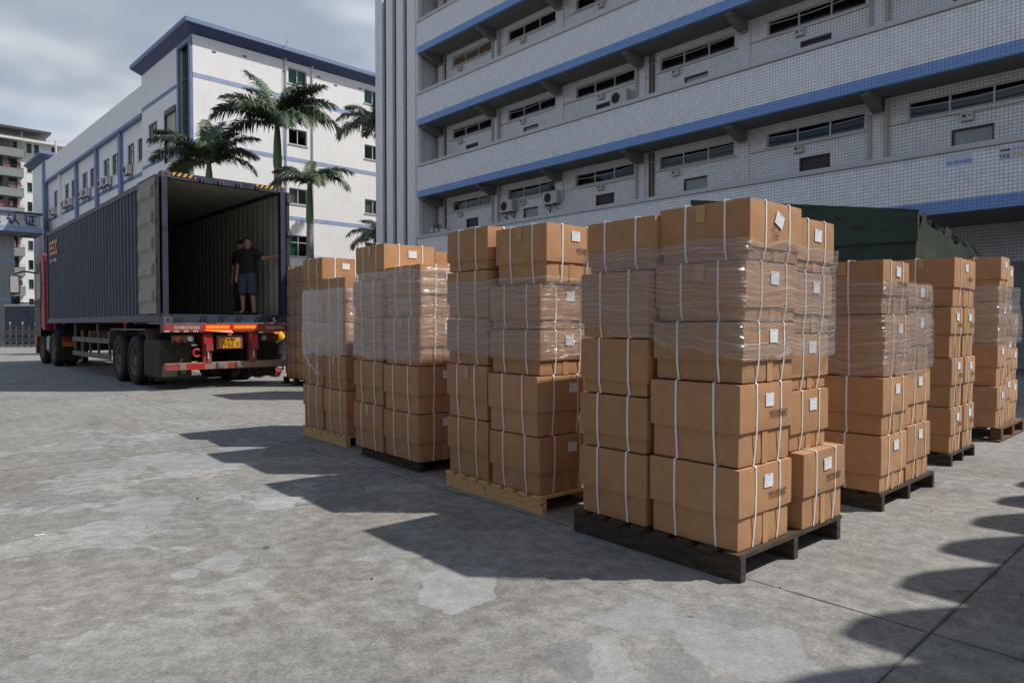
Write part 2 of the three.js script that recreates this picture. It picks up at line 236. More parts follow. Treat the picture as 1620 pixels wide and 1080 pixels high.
function acUnit(parent, x, y, z, label, group, scale = 1, turn = 0, simple = false) {
  const o = new THREE.Group(); o.name = numbered('air_conditioner'); parent.updateMatrixWorld(true);
  o.position.copy(parent.localToWorld(new THREE.Vector3(x, y, z))); o.rotation.y = parent.rotation.y + turn; o.scale.setScalar(scale); scene.add(o); tag(o, label, 'air conditioner', group);
  add('casing', acGeo.body, M.acWhite, o); add('fan_opening', acGeo.disc, M.blackMetal, o); add('fan_guard', acGeo.guard, M.frameDark, o); add('bracket', acGeo.bracket, M.blackMetal, o);
  if (!simple) { add('fan_blades', acGeo.fan, M.frameDark, o); add('hose', acGeo.pipe, M.pipe, o); add('service_panel', acGeo.panel, M.acWhite, o); }
  return o;
}

// ───────── factory block with open galleries (right) ─────────
const FB = root('gallery_building', [-4.967, 0, -36], 42.5, 'long grey-white tiled factory block with open galleries and blue bands', 'building');
const HB = (k) => 4.22 + 3.735 * k;
{
  const T0 = 0, T1 = 37, W = 1.3;
  // end wing with vertical green glass strips
  for (const [a, b] of [[-4.12, -3.39], [-2.99, -2.35], [-1.97, -1.3], [-0.94, -0.17]]) add('wing_pier', bx(0, 0.45, 0, 19.6, a, b), M.tileWhite, FB);
  for (const [a, b] of [[-3.39, -2.99], [-2.35, -1.97], [-1.3, -0.94]]) { const s = add('glass_strip', bx(0.24, 0.3, 0, 19.6, a, b), M.glassGreen, FB); add('strip_frame', cat([bx(0.16, 0.3, 0, 19.6, a, a + 0.05), bx(0.16, 0.3, 0, 19.6, b - 0.05, b), ...[...Array(7).keys()].map((k) => bx(0.18, 0.235, 1.6 + k * 2.6, 1.66 + k * 2.6, a + 0.05, b - 0.05))]), M.frameDark, s); }
  add('wing_core', bx(0.45, 12, 0, 19.6, -4.12, -0.17), M.tileWhite, FB);
  add('corner_column', bx(0.06, 0.3, 0, 19.6, -0.17, 0.0), M.tileWhite, FB);
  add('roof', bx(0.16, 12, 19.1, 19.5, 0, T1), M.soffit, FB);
  add('end_wall', bx(0.2, 12, 0, 19.1, T1, T1 + 0.3), M.tileWhite, FB);
  add('inner_core', bx(4.6, 12, 0, 19.1, 0, T1), M.interior, FB);
  const bays = [...Array(8).keys()].map((k) => 0.33 + 4.37 * k);
  for (let k = 0; k < 5; k++) {
    const h = HB(k); if (k === 4) { add('roof_beam', bx(-0.006, 0.16, 18.9, 19.5, T0, T1), M.tileWhite, FB); continue; }
    const f = h + 0.33;
    add('blue_band', bx(-0.006, 0.16, h, h + 0.33, T0, T1), M.tileBlue, FB);
    add('parapet', bx(0, 0.16, h + 0.33, h + 1.56, T0, T1), M.tileWhite, FB);
    add('parapet_cap', cat([rb(-0.06, 0.22, h + 1.57, h + 1.72, T0, T1, 0.02)]), M.cap, FB);
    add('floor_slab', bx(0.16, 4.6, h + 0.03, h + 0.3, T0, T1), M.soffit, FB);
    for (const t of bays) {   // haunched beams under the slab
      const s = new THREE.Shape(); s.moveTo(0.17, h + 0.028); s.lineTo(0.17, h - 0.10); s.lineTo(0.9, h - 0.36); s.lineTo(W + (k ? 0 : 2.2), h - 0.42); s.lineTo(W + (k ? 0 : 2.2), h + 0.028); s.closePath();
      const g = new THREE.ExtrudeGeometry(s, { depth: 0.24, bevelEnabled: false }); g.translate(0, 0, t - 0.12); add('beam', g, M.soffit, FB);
    }
    // gallery back wall with high windows and doors
    const holes = [], wins = [], doors = [];
    for (let b = 0; b < 8; b++) {
      const a = 1.33 + 4.325 * b; wins.push([a, a + 3.12, h + 3.0, h + 3.5]);
      const d0 = a + [1.11, 1.05, 1.13, 1.08, 1.12, 1.1, 1.1, 1.1][b]; doors.push([d0, d0 + 1.0, f - 0.02, h + 2.47]);
    }
    for (const q of [...wins, ...doors]) holes.push(q);
    const g = wallShape(0.55, T1, f - 0.03, h + 3.75, holes, 0.2); frameX(g, W + 0.2); add('gallery_wall', g, M.tileWhite, FB);
    wins.forEach(([a, b, c, d], n) => {
      const open = k === 2 && n === 0;
      const w = add('window', cat([bx(W + 0.08, W + 0.13, c, c + 0.035, a, b), bx(W + 0.08, W + 0.13, d - 0.035, d, a, b), bx(W + 0.08, W + 0.13, c + 0.035, d - 0.035, a, a + 0.035), bx(W + 0.08, W + 0.13, c + 0.035, d - 0.035, b - 0.035, b), ...[1, 2].map((m) => bx(W + 0.06, W + 0.13, c + 0.035, d - 0.035, a + (b - a) * m / 3 - 0.022, a + (b - a) * m / 3 + 0.022))]), M.alu, FB);
      for (let m = 0; m < 3; m++) add('pane', bx(W + 0.1, W + 0.106, c + 0.035, d - 0.035, a + (b - a) * m / 3 + 0.03, a + (b - a) * (m + 1) / 3 - 0.03), open ? M.pipeRust : M.glassDark, w);
      add('sill', bx(W - 0.03, W + 0.08, c - 0.04, c - 0.001, a - 0.05, b + 0.05), M.cap, w);
    });
    doors.forEach(([a, b, c, d], n) => {
      const grey = n === 1 || n === 3 || n === 5 || n === 7, dr = add('door', bx(W + 0.1, W + 0.15, c, d - 0.05, a + 0.05, b - 0.05), grey ? M.doorGrey : M.doorBrown, FB);
      add('door_frame', cat([bx(W + 0.05, W + 0.17, c, d, a, a + 0.048), bx(W + 0.05, W + 0.17, c, d, b - 0.048, b), bx(W + 0.05, W + 0.17, d - 0.048, d, a + 0.048, b - 0.048)]), M.frameDark, dr);
      if (!grey) add('door_seam', bx(W + 0.094, W + 0.0995, c, d - 0.06, (a + b) / 2 - 0.012, (a + b) / 2 + 0.012), M.frameDark, dr);
    });
    // pipes, conduits and boxes on the gallery wall
    for (const t of [4.62, 13.29, 21.94, 30.7]) { add('drain_pipe', cyl(0.055, 0.055, [W - 0.09, f, t], [W - 0.09, h + 3.35, t], 14), M.pipe, FB); }
    for (const t of [5.07, 22.4]) add('drain_pipe', cyl(0.06, 0.06, [W - 0.1, f, t], [W - 0.1, h + 3.7, t], 14), M.pipe, FB);
    for (const t of [0.78, 13.9, 14.05]) add('rusty_pipe', cyl(0.04, 0.04, [W - 0.06, f, t], [W - 0.06, h + 3.7, t], 12), M.pipeRust, FB);
    add('conduit', cat([0, 1, 2, 3, 4, 5, 6, 7].map((b) => tube([[W - 0.03, h + 2.92, 1.0 + 4.37 * b], [W - 0.035, h + 2.9 - 0.02 * (b % 3), 3.1 + 4.37 * b], [W - 0.03, h + 2.92, 5.37 + 4.37 * b]], 0.014, 12, 6))), M.pipe, FB);
    add('cable', cat([0, 1, 2, 3, 4, 5, 6, 7].map((b) => tube([[W - 0.25, h + 3.3, 0.4 + 4.37 * b], [W - 0.25, h + 3.25 - 0.03 * ((b + k) % 3), 2.6 + 4.37 * b], [W - 0.25, h + 3.3, 4.77 + 4.37 * b]], 0.012, 12, 6))), M.alu, FB);
    for (let b = 0; b < 8; b++) { const t = 2.2 + 4.34 * b + 0.35 * ((b * 7 + k * 3) % 3) - 0.3, e = add('meter_box', rb(W - 0.13, W, h + 2.63, h + 2.85, t, t + 0.3, 0.012), M.acWhite, FB); add('meter_dial', cat([bx(W - 0.134, W - 0.1302, h + 2.72, h + 2.8, t + 0.05, t + 0.13), cyl(0.025, 0.025, [W - 0.136, h + 2.76, t + 0.22], [W - 0.128, h + 2.76, t + 0.22], 10)]), M.blackMetal, e); }
    for (const t of bays) add('wall_pilaster', bx(W - 0.05, W, f, h + 3.33, t - 0.2, t + 0.2), M.tileWhite, FB);
  }
  // ground floor arcade, deep in shade
  { const g = wallShape(0, T1, 0, 4.25, [...Array(7).keys()].map((b) => [1.1 + 4.37 * b + 0.6, 1.1 + 4.37 * b + 3.4, 0.0, 3.1]), 0.3); frameX(g, 3.8); add('arcade_wall', g, M.tileWhite, FB);
    for (let b = 0; b < 7; b++) { const a = 1.7 + 4.37 * b, s = add('roller_shutter', cat([...Array(31).keys()].map((k) => rb(3.6, 3.64, k * 0.1, k * 0.1 + 0.094, a + 0.01, a + 2.79, 0.008, 1))), M.doorGrey, FB); s.userData.label = 'closed grey roller shutter in the arcade'; } }
  for (const t of [0.33, 9.07, 17.81, 26.55, 35.29]) add('arcade_column', bx(0.2, 0.65, 0, 3.86, t - 0.25, t + 0.25), M.tileWhite, FB);
}
acUnit(FB, 1.3, 6.6, 5.85, 'air conditioner on the lowest gallery wall beside the drain pipes', 'gallery air conditioners');
acUnit(FB, 1.3, 6.6, 8.75, 'air conditioner with a smudged side on the lowest gallery wall', 'gallery air conditioners');
acUnit(FB, 1.3, 10.05, 12.55, 'single air conditioner on the middle gallery, beside a drain pipe', 'gallery air conditioners');
// phone-number stickers on the parapet
function sticker(name, t0, t1, y0, y1, draw, label, w = 512, h = 180) {
  const o = add(name, new THREE.BoxGeometry(0.004, y1 - y0, t1 - t0), [0, 1, 2, 3, 4, 5].map((k) => k === 1 ? std({ map: canvasTex(w, h, draw), roughness: 0.5 }) : std({ color: lin(0.5, 0.55, 0.6) })));
  FB.updateMatrixWorld(true); o.position.copy(FB.localToWorld(new THREE.Vector3(-0.0035, (y0 + y1) / 2, (t0 + t1) / 2))); o.rotation.y = FB.rotation.y; tag(o, label, 'sticker', 'phone-number stickers on the parapet'); return o;
}
sticker('phone_number_sticker', 24.28, 24.87, 5.40, 5.68, (x, w, h) => { x.fillStyle = '#b6c4d4'; x.fillRect(0, 0, w, h); x.fillStyle = '#16369c'; x.font = 'bold 104px sans-serif'; x.textBaseline = 'middle'; x.save(); x.translate(8, h * 0.62); x.scale(0.74, 1); x.fillText('135 3914 8009', 0, 0); x.restore(); }, 'pale sticker reading 135 3914 8009 in blue on the parapet', 512, 230);
sticker('phone_number_sticker', 25.44, 26.4, 5.38, 5.68, (x, w, h) => { x.fillStyle = '#b9bfca'; x.fillRect(0, 0, w, h); x.fillStyle = '#1c2a66'; x.font = 'bold 92px sans-serif'; x.textBaseline = 'middle'; x.save(); x.translate(8, h * 0.68); x.scale(0.8, 1); x.fillText('158', 0, 0); x.fillStyle = '#b3a23c'; x.fillText('7741', 180, 0); x.fillStyle = '#1c2a66'; x.fillText('598', 430, 0); x.restore(); x.fillStyle = '#2c2f1c'; x.fillRect(20, 18, 110, 26); x.fillStyle = '#2a4ea8'; for (let k = 0; k < 7; k++) { x.fillRect(160 + k * 46, 16, 22, 7); x.fillRect(168 + k * 46, 16, 7, 28); x.fillRect(160 + k * 46, 34, 26, 6); } }, 'sticker with 158 in dark blue and yellow digits at the frame edge', 512, 180);
// potted plant, vase and boxes on the lowest parapet by the wing
{
  FB.updateMatrixWorld(true); const at = (x, y, z) => FB.localToWorld(new THREE.Vector3(x, y, z)).toArray();
  const o = root('potted_plant', at(0.08, 5.94, 1.62), 42.5, 'small leafy plant in a white pot on the lowest parapet', 'potted plant');
  add('pot', new THREE.LatheGeometry([[0, 0], [0.09, 0], [0.12, 0.2], [0.125, 0.22], [0.11, 0.22], [0.1, 0.18], [0, 0.17]].map((p) => new THREE.Vector2(...p)), 20), M.acWhite, o);
  const r = rng(5), lv = []; for (let k = 0; k < 60; k++) { const a = r() * 6.28, e = 0.1 + r() * 0.9, R = 0.1 + 0.14 * r(), g = new THREE.PlaneGeometry(0.035, 0.11, 1, 2); g.translate(0, 0.05, 0); g.rotateX(0.5 + r()); g.rotateY(a); g.translate(Math.cos(a) * R * (1 - e * 0.3), 0.2 + e * 0.26, Math.sin(a) * R * (1 - e * 0.3)); lv.push(g); }
  add('leaves', cat(lv), std({ color: lin(0.045, 0.11, 0.03), side: THREE.DoubleSide, roughness: 0.6 }), o);
  add('stem', cat([0, 1, 2, 3].map((k) => tube([[0, 0.16, 0], [0.03 * Math.cos(k * 1.6), 0.3, 0.03 * Math.sin(k * 1.6)], [0.1 * Math.cos(k * 1.6), 0.44, 0.1 * Math.sin(k * 1.6)]], 0.005, 8, 5))), std({ color: lin(0.06, 0.10, 0.03) }), o);
  const v = add('vase', new THREE.LatheGeometry([[0, 0], [0.07, 0], [0.1, 0.12], [0.08, 0.24], [0.045, 0.32], [0.055, 0.36], [0.04, 0.35], [0, 0.3]].map((p) => new THREE.Vector2(...p)), 20), M.acWhite); v.position.set(...at(0.08, 5.94, 1.2)); tag(v, 'tall white vase beside the plant on the lowest parapet', 'vase');
  const w = add('foam_box', cat([rb(-0.14, 0.14, 0, 0.1, -0.22, 0.22, 0.015), rb(-0.145, 0.145, 0.102, 0.13, -0.225, 0.225, 0.01)]), M.acWhite); w.position.set(...at(0.08, 5.94, 2.35)); w.rotation.y = 42.5 * DEG; tag(w, 'low white foam box on the lowest parapet by the plant', 'box');
}

// ───────── white building with blue cornice (left) ─────────
const WB = root('white_building', [-18.092, 0, -39], 44.5, 'white five-storey building with blue cornice, blue stripes and blue pilasters', 'building');
function window2(parent, a, b, c, d, plane, depth, glass, frame, bars = 1, rail = 0) {   // plane 'z': wall faces +z at z=depth; plane 'x': faces -x at x=depth, [a,b] is -z range
  const B = plane === 'z' ? (p, q, r, s, e, f) => bx(p, q, r, s, depth - f, depth - e) : (p, q, r, s, e, f) => bx(depth + e, depth + f, r, s, -q, -p);
  const t = 0.055, parts = [B(a, b, c, c + t, 0.08, 0.14), B(a, b, d - t, d, 0.08, 0.14), B(a, a + t, c + t, d - t, 0.08, 0.14), B(b - t, b, c + t, d - t, 0.08, 0.14)];
  for (let k = 1; k <= bars; k++) { const m = a + (b - a) * k / (bars + 1); parts.push(B(m - t / 2, m + t / 2, c + t, d - t, 0.075, 0.14)); }
  if (rail) parts.push(B(a + t, b - t, mix(c, d, rail) - t / 2, mix(c, d, rail) + t / 2, 0.07, 0.135));
  const w = add('window', cat(parts), frame, parent);
  for (let k = 0; k <= bars; k++) { const p = a + (b - a) * k / (bars + 1), q = a + (b - a) * (k + 1) / (bars + 1); add('pane', B(p + t / 2, q - t / 2, c + t, d - t, 0.1, 0.108), glass, w); }
  add('sill', B(a - 0.06, b + 0.06, c - 0.07, c, -0.05, 0.08), M.cap, w);
  const pull = (Math.sin(a * 12.9 + c * 7.7) * 43758.5) % 1, q = Math.abs(pull); if (q < 0.85) add('curtain', B(a + 0.06, a + 0.06 + (b - a) * (0.35 + 0.6 * q), c + 0.03, d - 0.03, 0.2, 0.22), M.curtain, w);
  return w;
}
{
  const rows = [[16.42, 17.38], [12.65, 13.62], [8.92, 9.9], [5.62, 6.95], [1.6, 3.0]], colsR = [[5.75, 7.0], [11.25, 12.6], [17, 18.3], [22.5, 23.8]];
  const hR = colsR.flatMap((c) => rows.map((r) => [c[0], c[1], r[0], r[1]]));
  const gR = wallShape(0, 28, 0, 18.05, hR, 0.3); gR.translate(0, 0, -0.3); add('wall', gR, M.wallPaint, WB);
  hR.forEach(([a, b, c, d], n) => window2(WB, a, b, c, d, 'z', 0, n % 5 === 2 ? M.glassDark : M.glassTeal, M.alu, 1, c < 7 ? 0.66 : 0));
  for (const h of [15.34, 11.56, 7.86, 4.1]) add('blue_stripe', bx(0, 28, h, h + 0.26, 0, 0.012), M.blueStripe, WB);
  for (const t of [5.55, 7.35]) add('drain_pipe', cyl(0.05, 0.05, [t, 0.2, 0.07], [t, 17.9, 0.07], 10), M.alu, WB);
  add('wire', tube([[5.3, 18.7, 0.85], [5.42, 17.9, 0.1], [5.4, 16.5, 0.06], [5.45, 12, 0.06]], 0.018, 20, 5), M.cap, WB);
  const rv = rng(12); for (let k = 0; k < 7; k++) { const t = 0.8 + k * 2.0 + rv(); add('vent_grille', bx(t, t + 0.22, 17.0 + 0.25 * (k % 2), 17.08 + 0.25 * (k % 2), 0, 0.02), M.frameDark, WB); }
  // left face: tower
  const hT = [[0.3, 1.95, 2.5, 17.35], [2.75, 4.75, 11.2, 14.22], [6.17, 7.91, 12.9, 14.2], [6.17, 7.91, 9.1, 10.5]].map(([a, b, c, d]) => [-b, -a, c, d]);
  const gT = wallShape(-9.2, -0.3, 0, 18.05, hT, 0.3); frameX(gT, 0.3); add('wall', gT, M.wallShadeSide, WB);
  { const s = add('glass_strip', bx(0.12, 0.16, 2.5, 17.35, -1.95, -0.3), M.glassGreen, WB); add('strip_frame', cat([bx(-0.14, 0.3, 2.3, 17.6, -0.3, 0.0 - 0.02), bx(-0.14, 0.3, 2.3, 17.6, -2.2, -1.95), bx(-0.14, 0.3, 17.35, 17.6, -1.95, -0.3)]), M.bluePaint, s); add('strip_bars', cat([...Array(6).keys()].map((k) => bx(0.08, 0.118, 4 + k * 2.3, 4.06 + k * 2.3, -1.95, -0.3)).concat([bx(0.07, 0.118, 2.5, 17.35, -1.16, -1.1)])), M.frameDark, s); }
  { const s = add('roller_shutter', cat([...Array(30).keys()].map((k) => rb(0.1, 0.14, 11.2 + k * 0.1, 11.294 + k * 0.1, -4.68, -2.82, 0.012, 1))), M.pipe, WB); add('shutter_frame', cat([bx(-0.03, 0.28, 11.2, 14.3, -2.82, -2.7), bx(-0.03, 0.28, 11.2, 14.3, -4.8, -4.68), bx(-0.06, 0.28, 14.1, 14.4, -4.68, -2.82)]), M.frameDark, s); }
  window2(WB, 6.17, 7.91, 12.9, 14.2, 'x', 0, M.glassPale, M.frameDark, 2, 0.68); window2(WB, 6.17, 7.91, 9.1, 10.5, 'x', 0, M.glassTeal, M.frameDark, 2, 0.68);
  add('blue_stripe', bx(-0.012, 0, 15.32, 15.58, -9.2, -2.2), M.bluePaint, WB); add('blue_stripe', bx(-0.012, 0, 11.5, 11.72, -9.2, -2.2), M.bluePaint, WB);
  add('inner_core', cat([bx(3.6, 27.8, 0, 17.9, -8.9, -3.6), bx(3.6, 27.8, 0, 14.9, -39, -9.3)]), M.interior, WB);
  add('inner_floor', cat([4.2, 7.95, 11.65, 15.35].flatMap((h) => [bx(0.31, 3.6, h - 0.2, h, -8.99, -0.31), bx(3.6, 27.8, h - 0.2, h, -3.6, -0.31)]).concat([4.2, 7.95, 11.65].map((h) => bx(0.81 - 0.28, 3.6, h - 0.2, h, -39.2, -9.21)))), M.interior, WB);
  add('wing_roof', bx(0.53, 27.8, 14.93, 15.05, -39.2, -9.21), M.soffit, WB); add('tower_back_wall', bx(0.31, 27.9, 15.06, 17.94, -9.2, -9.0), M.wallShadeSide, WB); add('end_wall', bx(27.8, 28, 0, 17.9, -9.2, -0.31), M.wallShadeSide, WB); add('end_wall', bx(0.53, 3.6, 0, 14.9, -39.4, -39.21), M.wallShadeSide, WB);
  // left face: lower wing, set back behind pilasters, under a tall parapet
  const X = 0.22, wx = [[9.5, 10.95], [11.75, 13.3], [15.6, 17.15], [17.9, 19.5], [21.95, 23.55], [24.3, 26.0], [28.35, 29.85], [30.7, 32.25], [35.1, 36.8]];
  const hL = wx.flatMap(([a, b]) => [[12.4, 13.92], [8.6, 10.2], [4.9, 6.5]].map(([c, d]) => [-b, -a, c, d]));
  const gL = wallShape(-39.2, -9.2, 0, 15.1, hL, 0.3); frameX(gL, X + 0.3); add('wall', gL, M.wallShadeSide, WB);
  for (const [a, b] of wx) for (const [c, d] of [[12.4, 13.92], [8.6, 10.2], [4.9, 6.5]]) window2(WB, a, b, c, d, 'x', X, M.glassPale, M.frameDark, 2, 0.66);
  add('parapet', bx(0, 0.9, 15.28, 17.15, -39.2, -9.21), M.wallShadeSide, WB);
  add('parapet_ledge', bx(-0.1, 0.95, 15.06, 15.28, -39.2, -9.21), M.bluePaint, WB);
  for (const t of [14.6, 21.05, 27.5]) add('pilaster', bx(0, X, 0, 15.06, -t - 0.28, -t + 0.28), M.bluePaint, WB);
  add('pilaster', bx(0, X, 0, 15.06, -34.0, -33.5), M.wallShadeSide, WB);
  add('blue_stripe', bx(X - 0.015, X, 11.35, 11.62, -39.2, -9.21), M.bluePaint, WB);
  // end tower with its own cornice
  add('end_tower', bx(0.1, 8, 0, 17.6, -46, -39.2), M.wallPaint, WB); add('pilaster', bx(-0.15, 0.3, 0, 17.2, -39.7, -39.2), M.bluePaint, WB); add('glass_strip', bx(0.0, 0.1, 2, 17.2, -40.9, -39.7), M.glassGreen, WB);
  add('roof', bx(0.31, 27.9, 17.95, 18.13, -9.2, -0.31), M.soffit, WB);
  const cornice = (x0, x1, z0, z1, y, o) => { const L = [[y, 0], [y + 0.08, 0.08], [y + 0.42, o]], P = []; const pt = (l, k) => { const [yy, q] = L[l]; return [[x0 - q, yy, z1 + q], [x1 + q, yy, z1 + q], [x1 + q, yy, z0 - q], [x0 - q, yy, z0 - q]][k]; }; for (let l = 0; l < 2; l++) for (let k = 0; k < 4; k++) { const a = pt(l, k), b = pt(l, (k + 1) % 4), c = pt(l + 1, (k + 1) % 4), d = pt(l + 1, k); P.push(...a, ...b, ...c, ...a, ...c, ...d); } const g = new THREE.BufferGeometry(); g.setAttribute('position', new THREE.Float32BufferAttribute(P, 3)); g.computeVertexNormals(); g.setAttribute('uv', new THREE.Float32BufferAttribute(P.flatMap((v, i) => i % 3 === 0 ? [v + P[i + 2], P[i + 1]] : []), 2)); return g; };
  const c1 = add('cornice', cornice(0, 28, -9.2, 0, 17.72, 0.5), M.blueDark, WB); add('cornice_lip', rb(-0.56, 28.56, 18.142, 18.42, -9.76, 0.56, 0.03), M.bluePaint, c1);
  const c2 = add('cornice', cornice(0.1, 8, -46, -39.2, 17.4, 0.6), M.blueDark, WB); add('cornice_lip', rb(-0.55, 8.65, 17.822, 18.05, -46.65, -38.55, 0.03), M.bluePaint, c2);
  add('roof_pipe', cyl(0.09, 0.09, [0.6, 17.2, -37.6], [0.6, 19.0, -37.6], 10), M.acWhite, WB);
}
[[12.5, 11.75, 'by the palm fronds'], [17.6, 11.75, 'nearer of the pair left of the second blue pilaster'], [19.2, 11.8, 'farther of the pair left of the second blue pilaster'], [23.6, 11.7, 'nearer of the pair left of the third blue pilaster'], [25.3, 11.8, 'farther of the pair left of the third blue pilaster'], [29.6, 11.7, 'nearer of two beyond the last blue pilaster'], [31.4, 11.75, 'farther of two beyond the last blue pilaster'], [36.2, 11.7, 'farthest, near the end tower']].forEach(([t, y, s]) => acUnit(WB, 0.22, y, -t, `white building air conditioner, ${s}`, 'white building air conditioners', 1.15, 0, true));

// ───────── apartment block far left ─────────
{
  const o = root('apartment_block', [-75.2, 0, -105], 44.5, 'distant white apartment block with grey-green balconies and a flat awning roof', 'building');
  const white = std({ color: lin(0.80, 0.80, 0.82), map: rep(streakTex, 0.1), roughness: 0.7 }), grn = std({ color: lin(0.24, 0.28, 0.28), map: rep(plasterTex, 0.2), roughness: 0.7 });
  const rows = [...Array(10).keys()].map((k) => 0.9 + 2.98 * k);
  const holes = rows.flatMap((y) => [[0.78, 1.42], [1.74, 2.36], [4.0, 4.7]].map(([a, b]) => [a, b, y, y + 1.45]));
  const g = wallShape(-0.4, 12, 0, 29.2, holes, 0.3); g.translate(0, 0, -0.3); add('wall', g, white, o);
  for (const [a, b, c, d] of holes) window2(o, a, b, c, d, 'z', 0, M.glassTeal, M.frameDark, 0, 0.7);
  add('inner_core', bx(-14, 11.8, 0, 29, -9, -2.6), M.interior, o); add('inner_floor', cat(rows.map((y) => bx(-14, 11.8, y - 1.1, y - 0.95, -2.6, -0.31))), M.interior, o);
  for (const [k, y] of rows.entries()) {
    const b = add('balcony', cat([bx(-14, 0.15, y - 1.1, y - 0.95, -0.3, 1.5), bx(-14, 0.15, y - 0.95, y + 0.15, 1.38, 1.5), bx(0.03, 0.15, y - 0.95, y + 0.15, 0.0, 1.38)]), grn, o);
    add('balcony_rail', cat([bx(-14, 0.17, y + 0.15, y + 0.22, 1.36, 1.52), bx(-14, 0.15, y + 0.55, y + 0.59, 1.42, 1.46), ...[...Array(20).keys()].map((q) => bx(-13.9 + q * 0.73, -13.87 + q * 0.73, y + 0.22, y + 0.55, 1.42, 1.46))]), M.frameDark, b);
    for (const x of [-12.5, -9.6, -6.7, -3.7, -2.3]) add('balcony_pier', bx(x, x + 0.7, y - 0.95, y + 1.88, -0.3, 0.25), grn, o);
    const r = rng(k + 50); for (let q = 0; q < 5; q++) { const x = -3.2 + r() * 2.8, c = add('laundry', bx(x, x + 0.35, y + 0.2 + r() * 0.3, y + 1.2, 0.8, 0.84), std({ color: lin(0.1 + 0.4 * r(), 0.06 + 0.2 * r(), 0.07 + 0.2 * r()) }), o); }
  }
  add('awning_roof', bx(-14, 3.6, 30.6, 30.95, -4, 2.2), M.frameDark, o); add('roof_post', cat([-12, -8, -4, 0, 3].map((x) => cyl(0.1, 0.1, [x, 29, 1.2], [x, 30.6, 1.2], 8))), M.acWhite, o);
  add('roof_slab', bx(-14, 12, 29.2, 29.6, -9, 1.6), white, o);
}
// ───────── office with the sign, far left ─────────
{
  const o = root('office_building', [-45.7, 0, -66], 44.5, 'pale office block with blue bands and a lettered fascia, behind the gate', 'building');
  const pale = std({ color: lin(0.36, 0.37, 0.40), map: rep(streakTex, 0.14), roughness: 0.65 });
  const holes = [[-5.3, -3.4, 8.1, 9.6], [-5.3, -3.2, 4.0, 6.0], [-5.3, -3.6, 0.4, 2.6], [-9.6, -7.2, 8.1, 9.6], [-9.6, -7.2, 4.0, 6.0], [-9.6, -7.2, 0.4, 2.6]];
  const g = wallShape(-24, -1.9, 0, 11.9, holes, 0.3); g.translate(0, 0, -0.3); add('wall', g, pale, o); for (const [a, b, c, d] of holes) window2(o, a, b, c, d, 'z', 0, M.glassTeal, M.frameDark, 1, 0.35);
  add('side_wall', bx(-2.2, -1.9, 0, 11.9, -10, -0.3), pale, o); add('inner_core', bx(-23.8, -2.3, 0, 11.5, -10, -3.0), M.interior, o); add('inner_floor', cat([3.4, 7.0, 11.4].map((y) => bx(-23.8, -2.3, y - 0.2, y, -3.0, -0.31))), M.interior, o);
  for (const h of [7.1, 3.5]) add('blue_band', bx(-24, -1.88, h, h + 0.32, 0, 0.03), M.blueStripe, o);
  add('fascia', bx(-24, 0, 10.35, 11.7, -1.2, 1.2), std({ color: lin(0.55, 0.57, 0.62), map: rep(plasterTex, 0.3), roughness: 0.5 }), o);
  add('fascia_band', cat([bx(-24, 0.25, 9.95, 10.35, -1.3, 1.45), bx(-24, 0.1, 10.38, 10.5, 1.2, 1.3)]), M.blueStripe, o); add('fascia_top', bx(-24, 0.2, 11.7, 11.85, -1.3, 1.4), M.blueDark, o);
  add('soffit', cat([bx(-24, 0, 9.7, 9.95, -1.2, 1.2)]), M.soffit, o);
  const CH = { '系': [[[0.78, 0.97], [0.22, 0.9]], [[0.5, 0.9], [0.26, 0.72], [0.62, 0.72], [0.2, 0.5], [0.8, 0.52]], [[0.64, 0.64], [0.84, 0.46]], [[0.5, 0.5], [0.5, 0.06]], [[0.36, 0.36], [0.14, 0.1]], [[0.64, 0.36], [0.88, 0.1]]], '认': [[[0.14, 0.93], [0.27, 0.78]], [[0.04, 0.6], [0.26, 0.6], [0.26, 0.14], [0.4, 0.3]], [[0.66, 0.93], [0.63, 0.52], [0.4, 0.06]], [[0.66, 0.55], [0.97, 0.06]]], '证': [[[0.14, 0.93], [0.26, 0.78]], [[0.04, 0.6], [0.24, 0.6], [0.24, 0.14], [0.37, 0.3]], [[0.42, 0.86], [0.96, 0.86]], [[0.69, 0.86], [0.69, 0.1]], [[0.69, 0.5], [0.93, 0.5]], [[0.49, 0.57], [0.49, 0.1]], [[0.38, 0.1], [0.99, 0.1]]] };
  const ink = std({ color: lin(0.03, 0.02, 0.16), roughness: 0.4 });
  ['系', '认', '证'].forEach((c, n) => { const x0 = -3.95 + n * 1.3, parts = []; for (const st of CH[c]) for (let k = 0; k + 1 < st.length; k++) { const [a, b] = [st[k], st[k + 1]]; parts.push(beam([x0 + a[0], 10.58 + a[1] * 1.02, 1.22 + 0.004 * k], [x0 + b[0], 10.58 + b[1] * 1.02, 1.22 + 0.004 * k], 0.1, 0.1)); } add('sign_character', cat(parts), ink, o); });
}
// blue sheet wall behind the gate
{ const o = root('sheet_wall', [-33.4, 0, -45], 0, 'dark blue sheet wall behind the folding gate', 'wall'); for (let k = 0; k < 10; k++) add('panel', rb(k * 1.5, k * 1.5 + 1.47, 0, 2.5, 0, 0.06, 0.01), std({ color: lin(0.055, 0.075, 0.12), map: rep(grimeTex, 0.5), roughness: 0.6 }), o); add('capping', bx(0, 15, 2.5, 2.62, -0.05, 0.12), M.acWhite, o); }
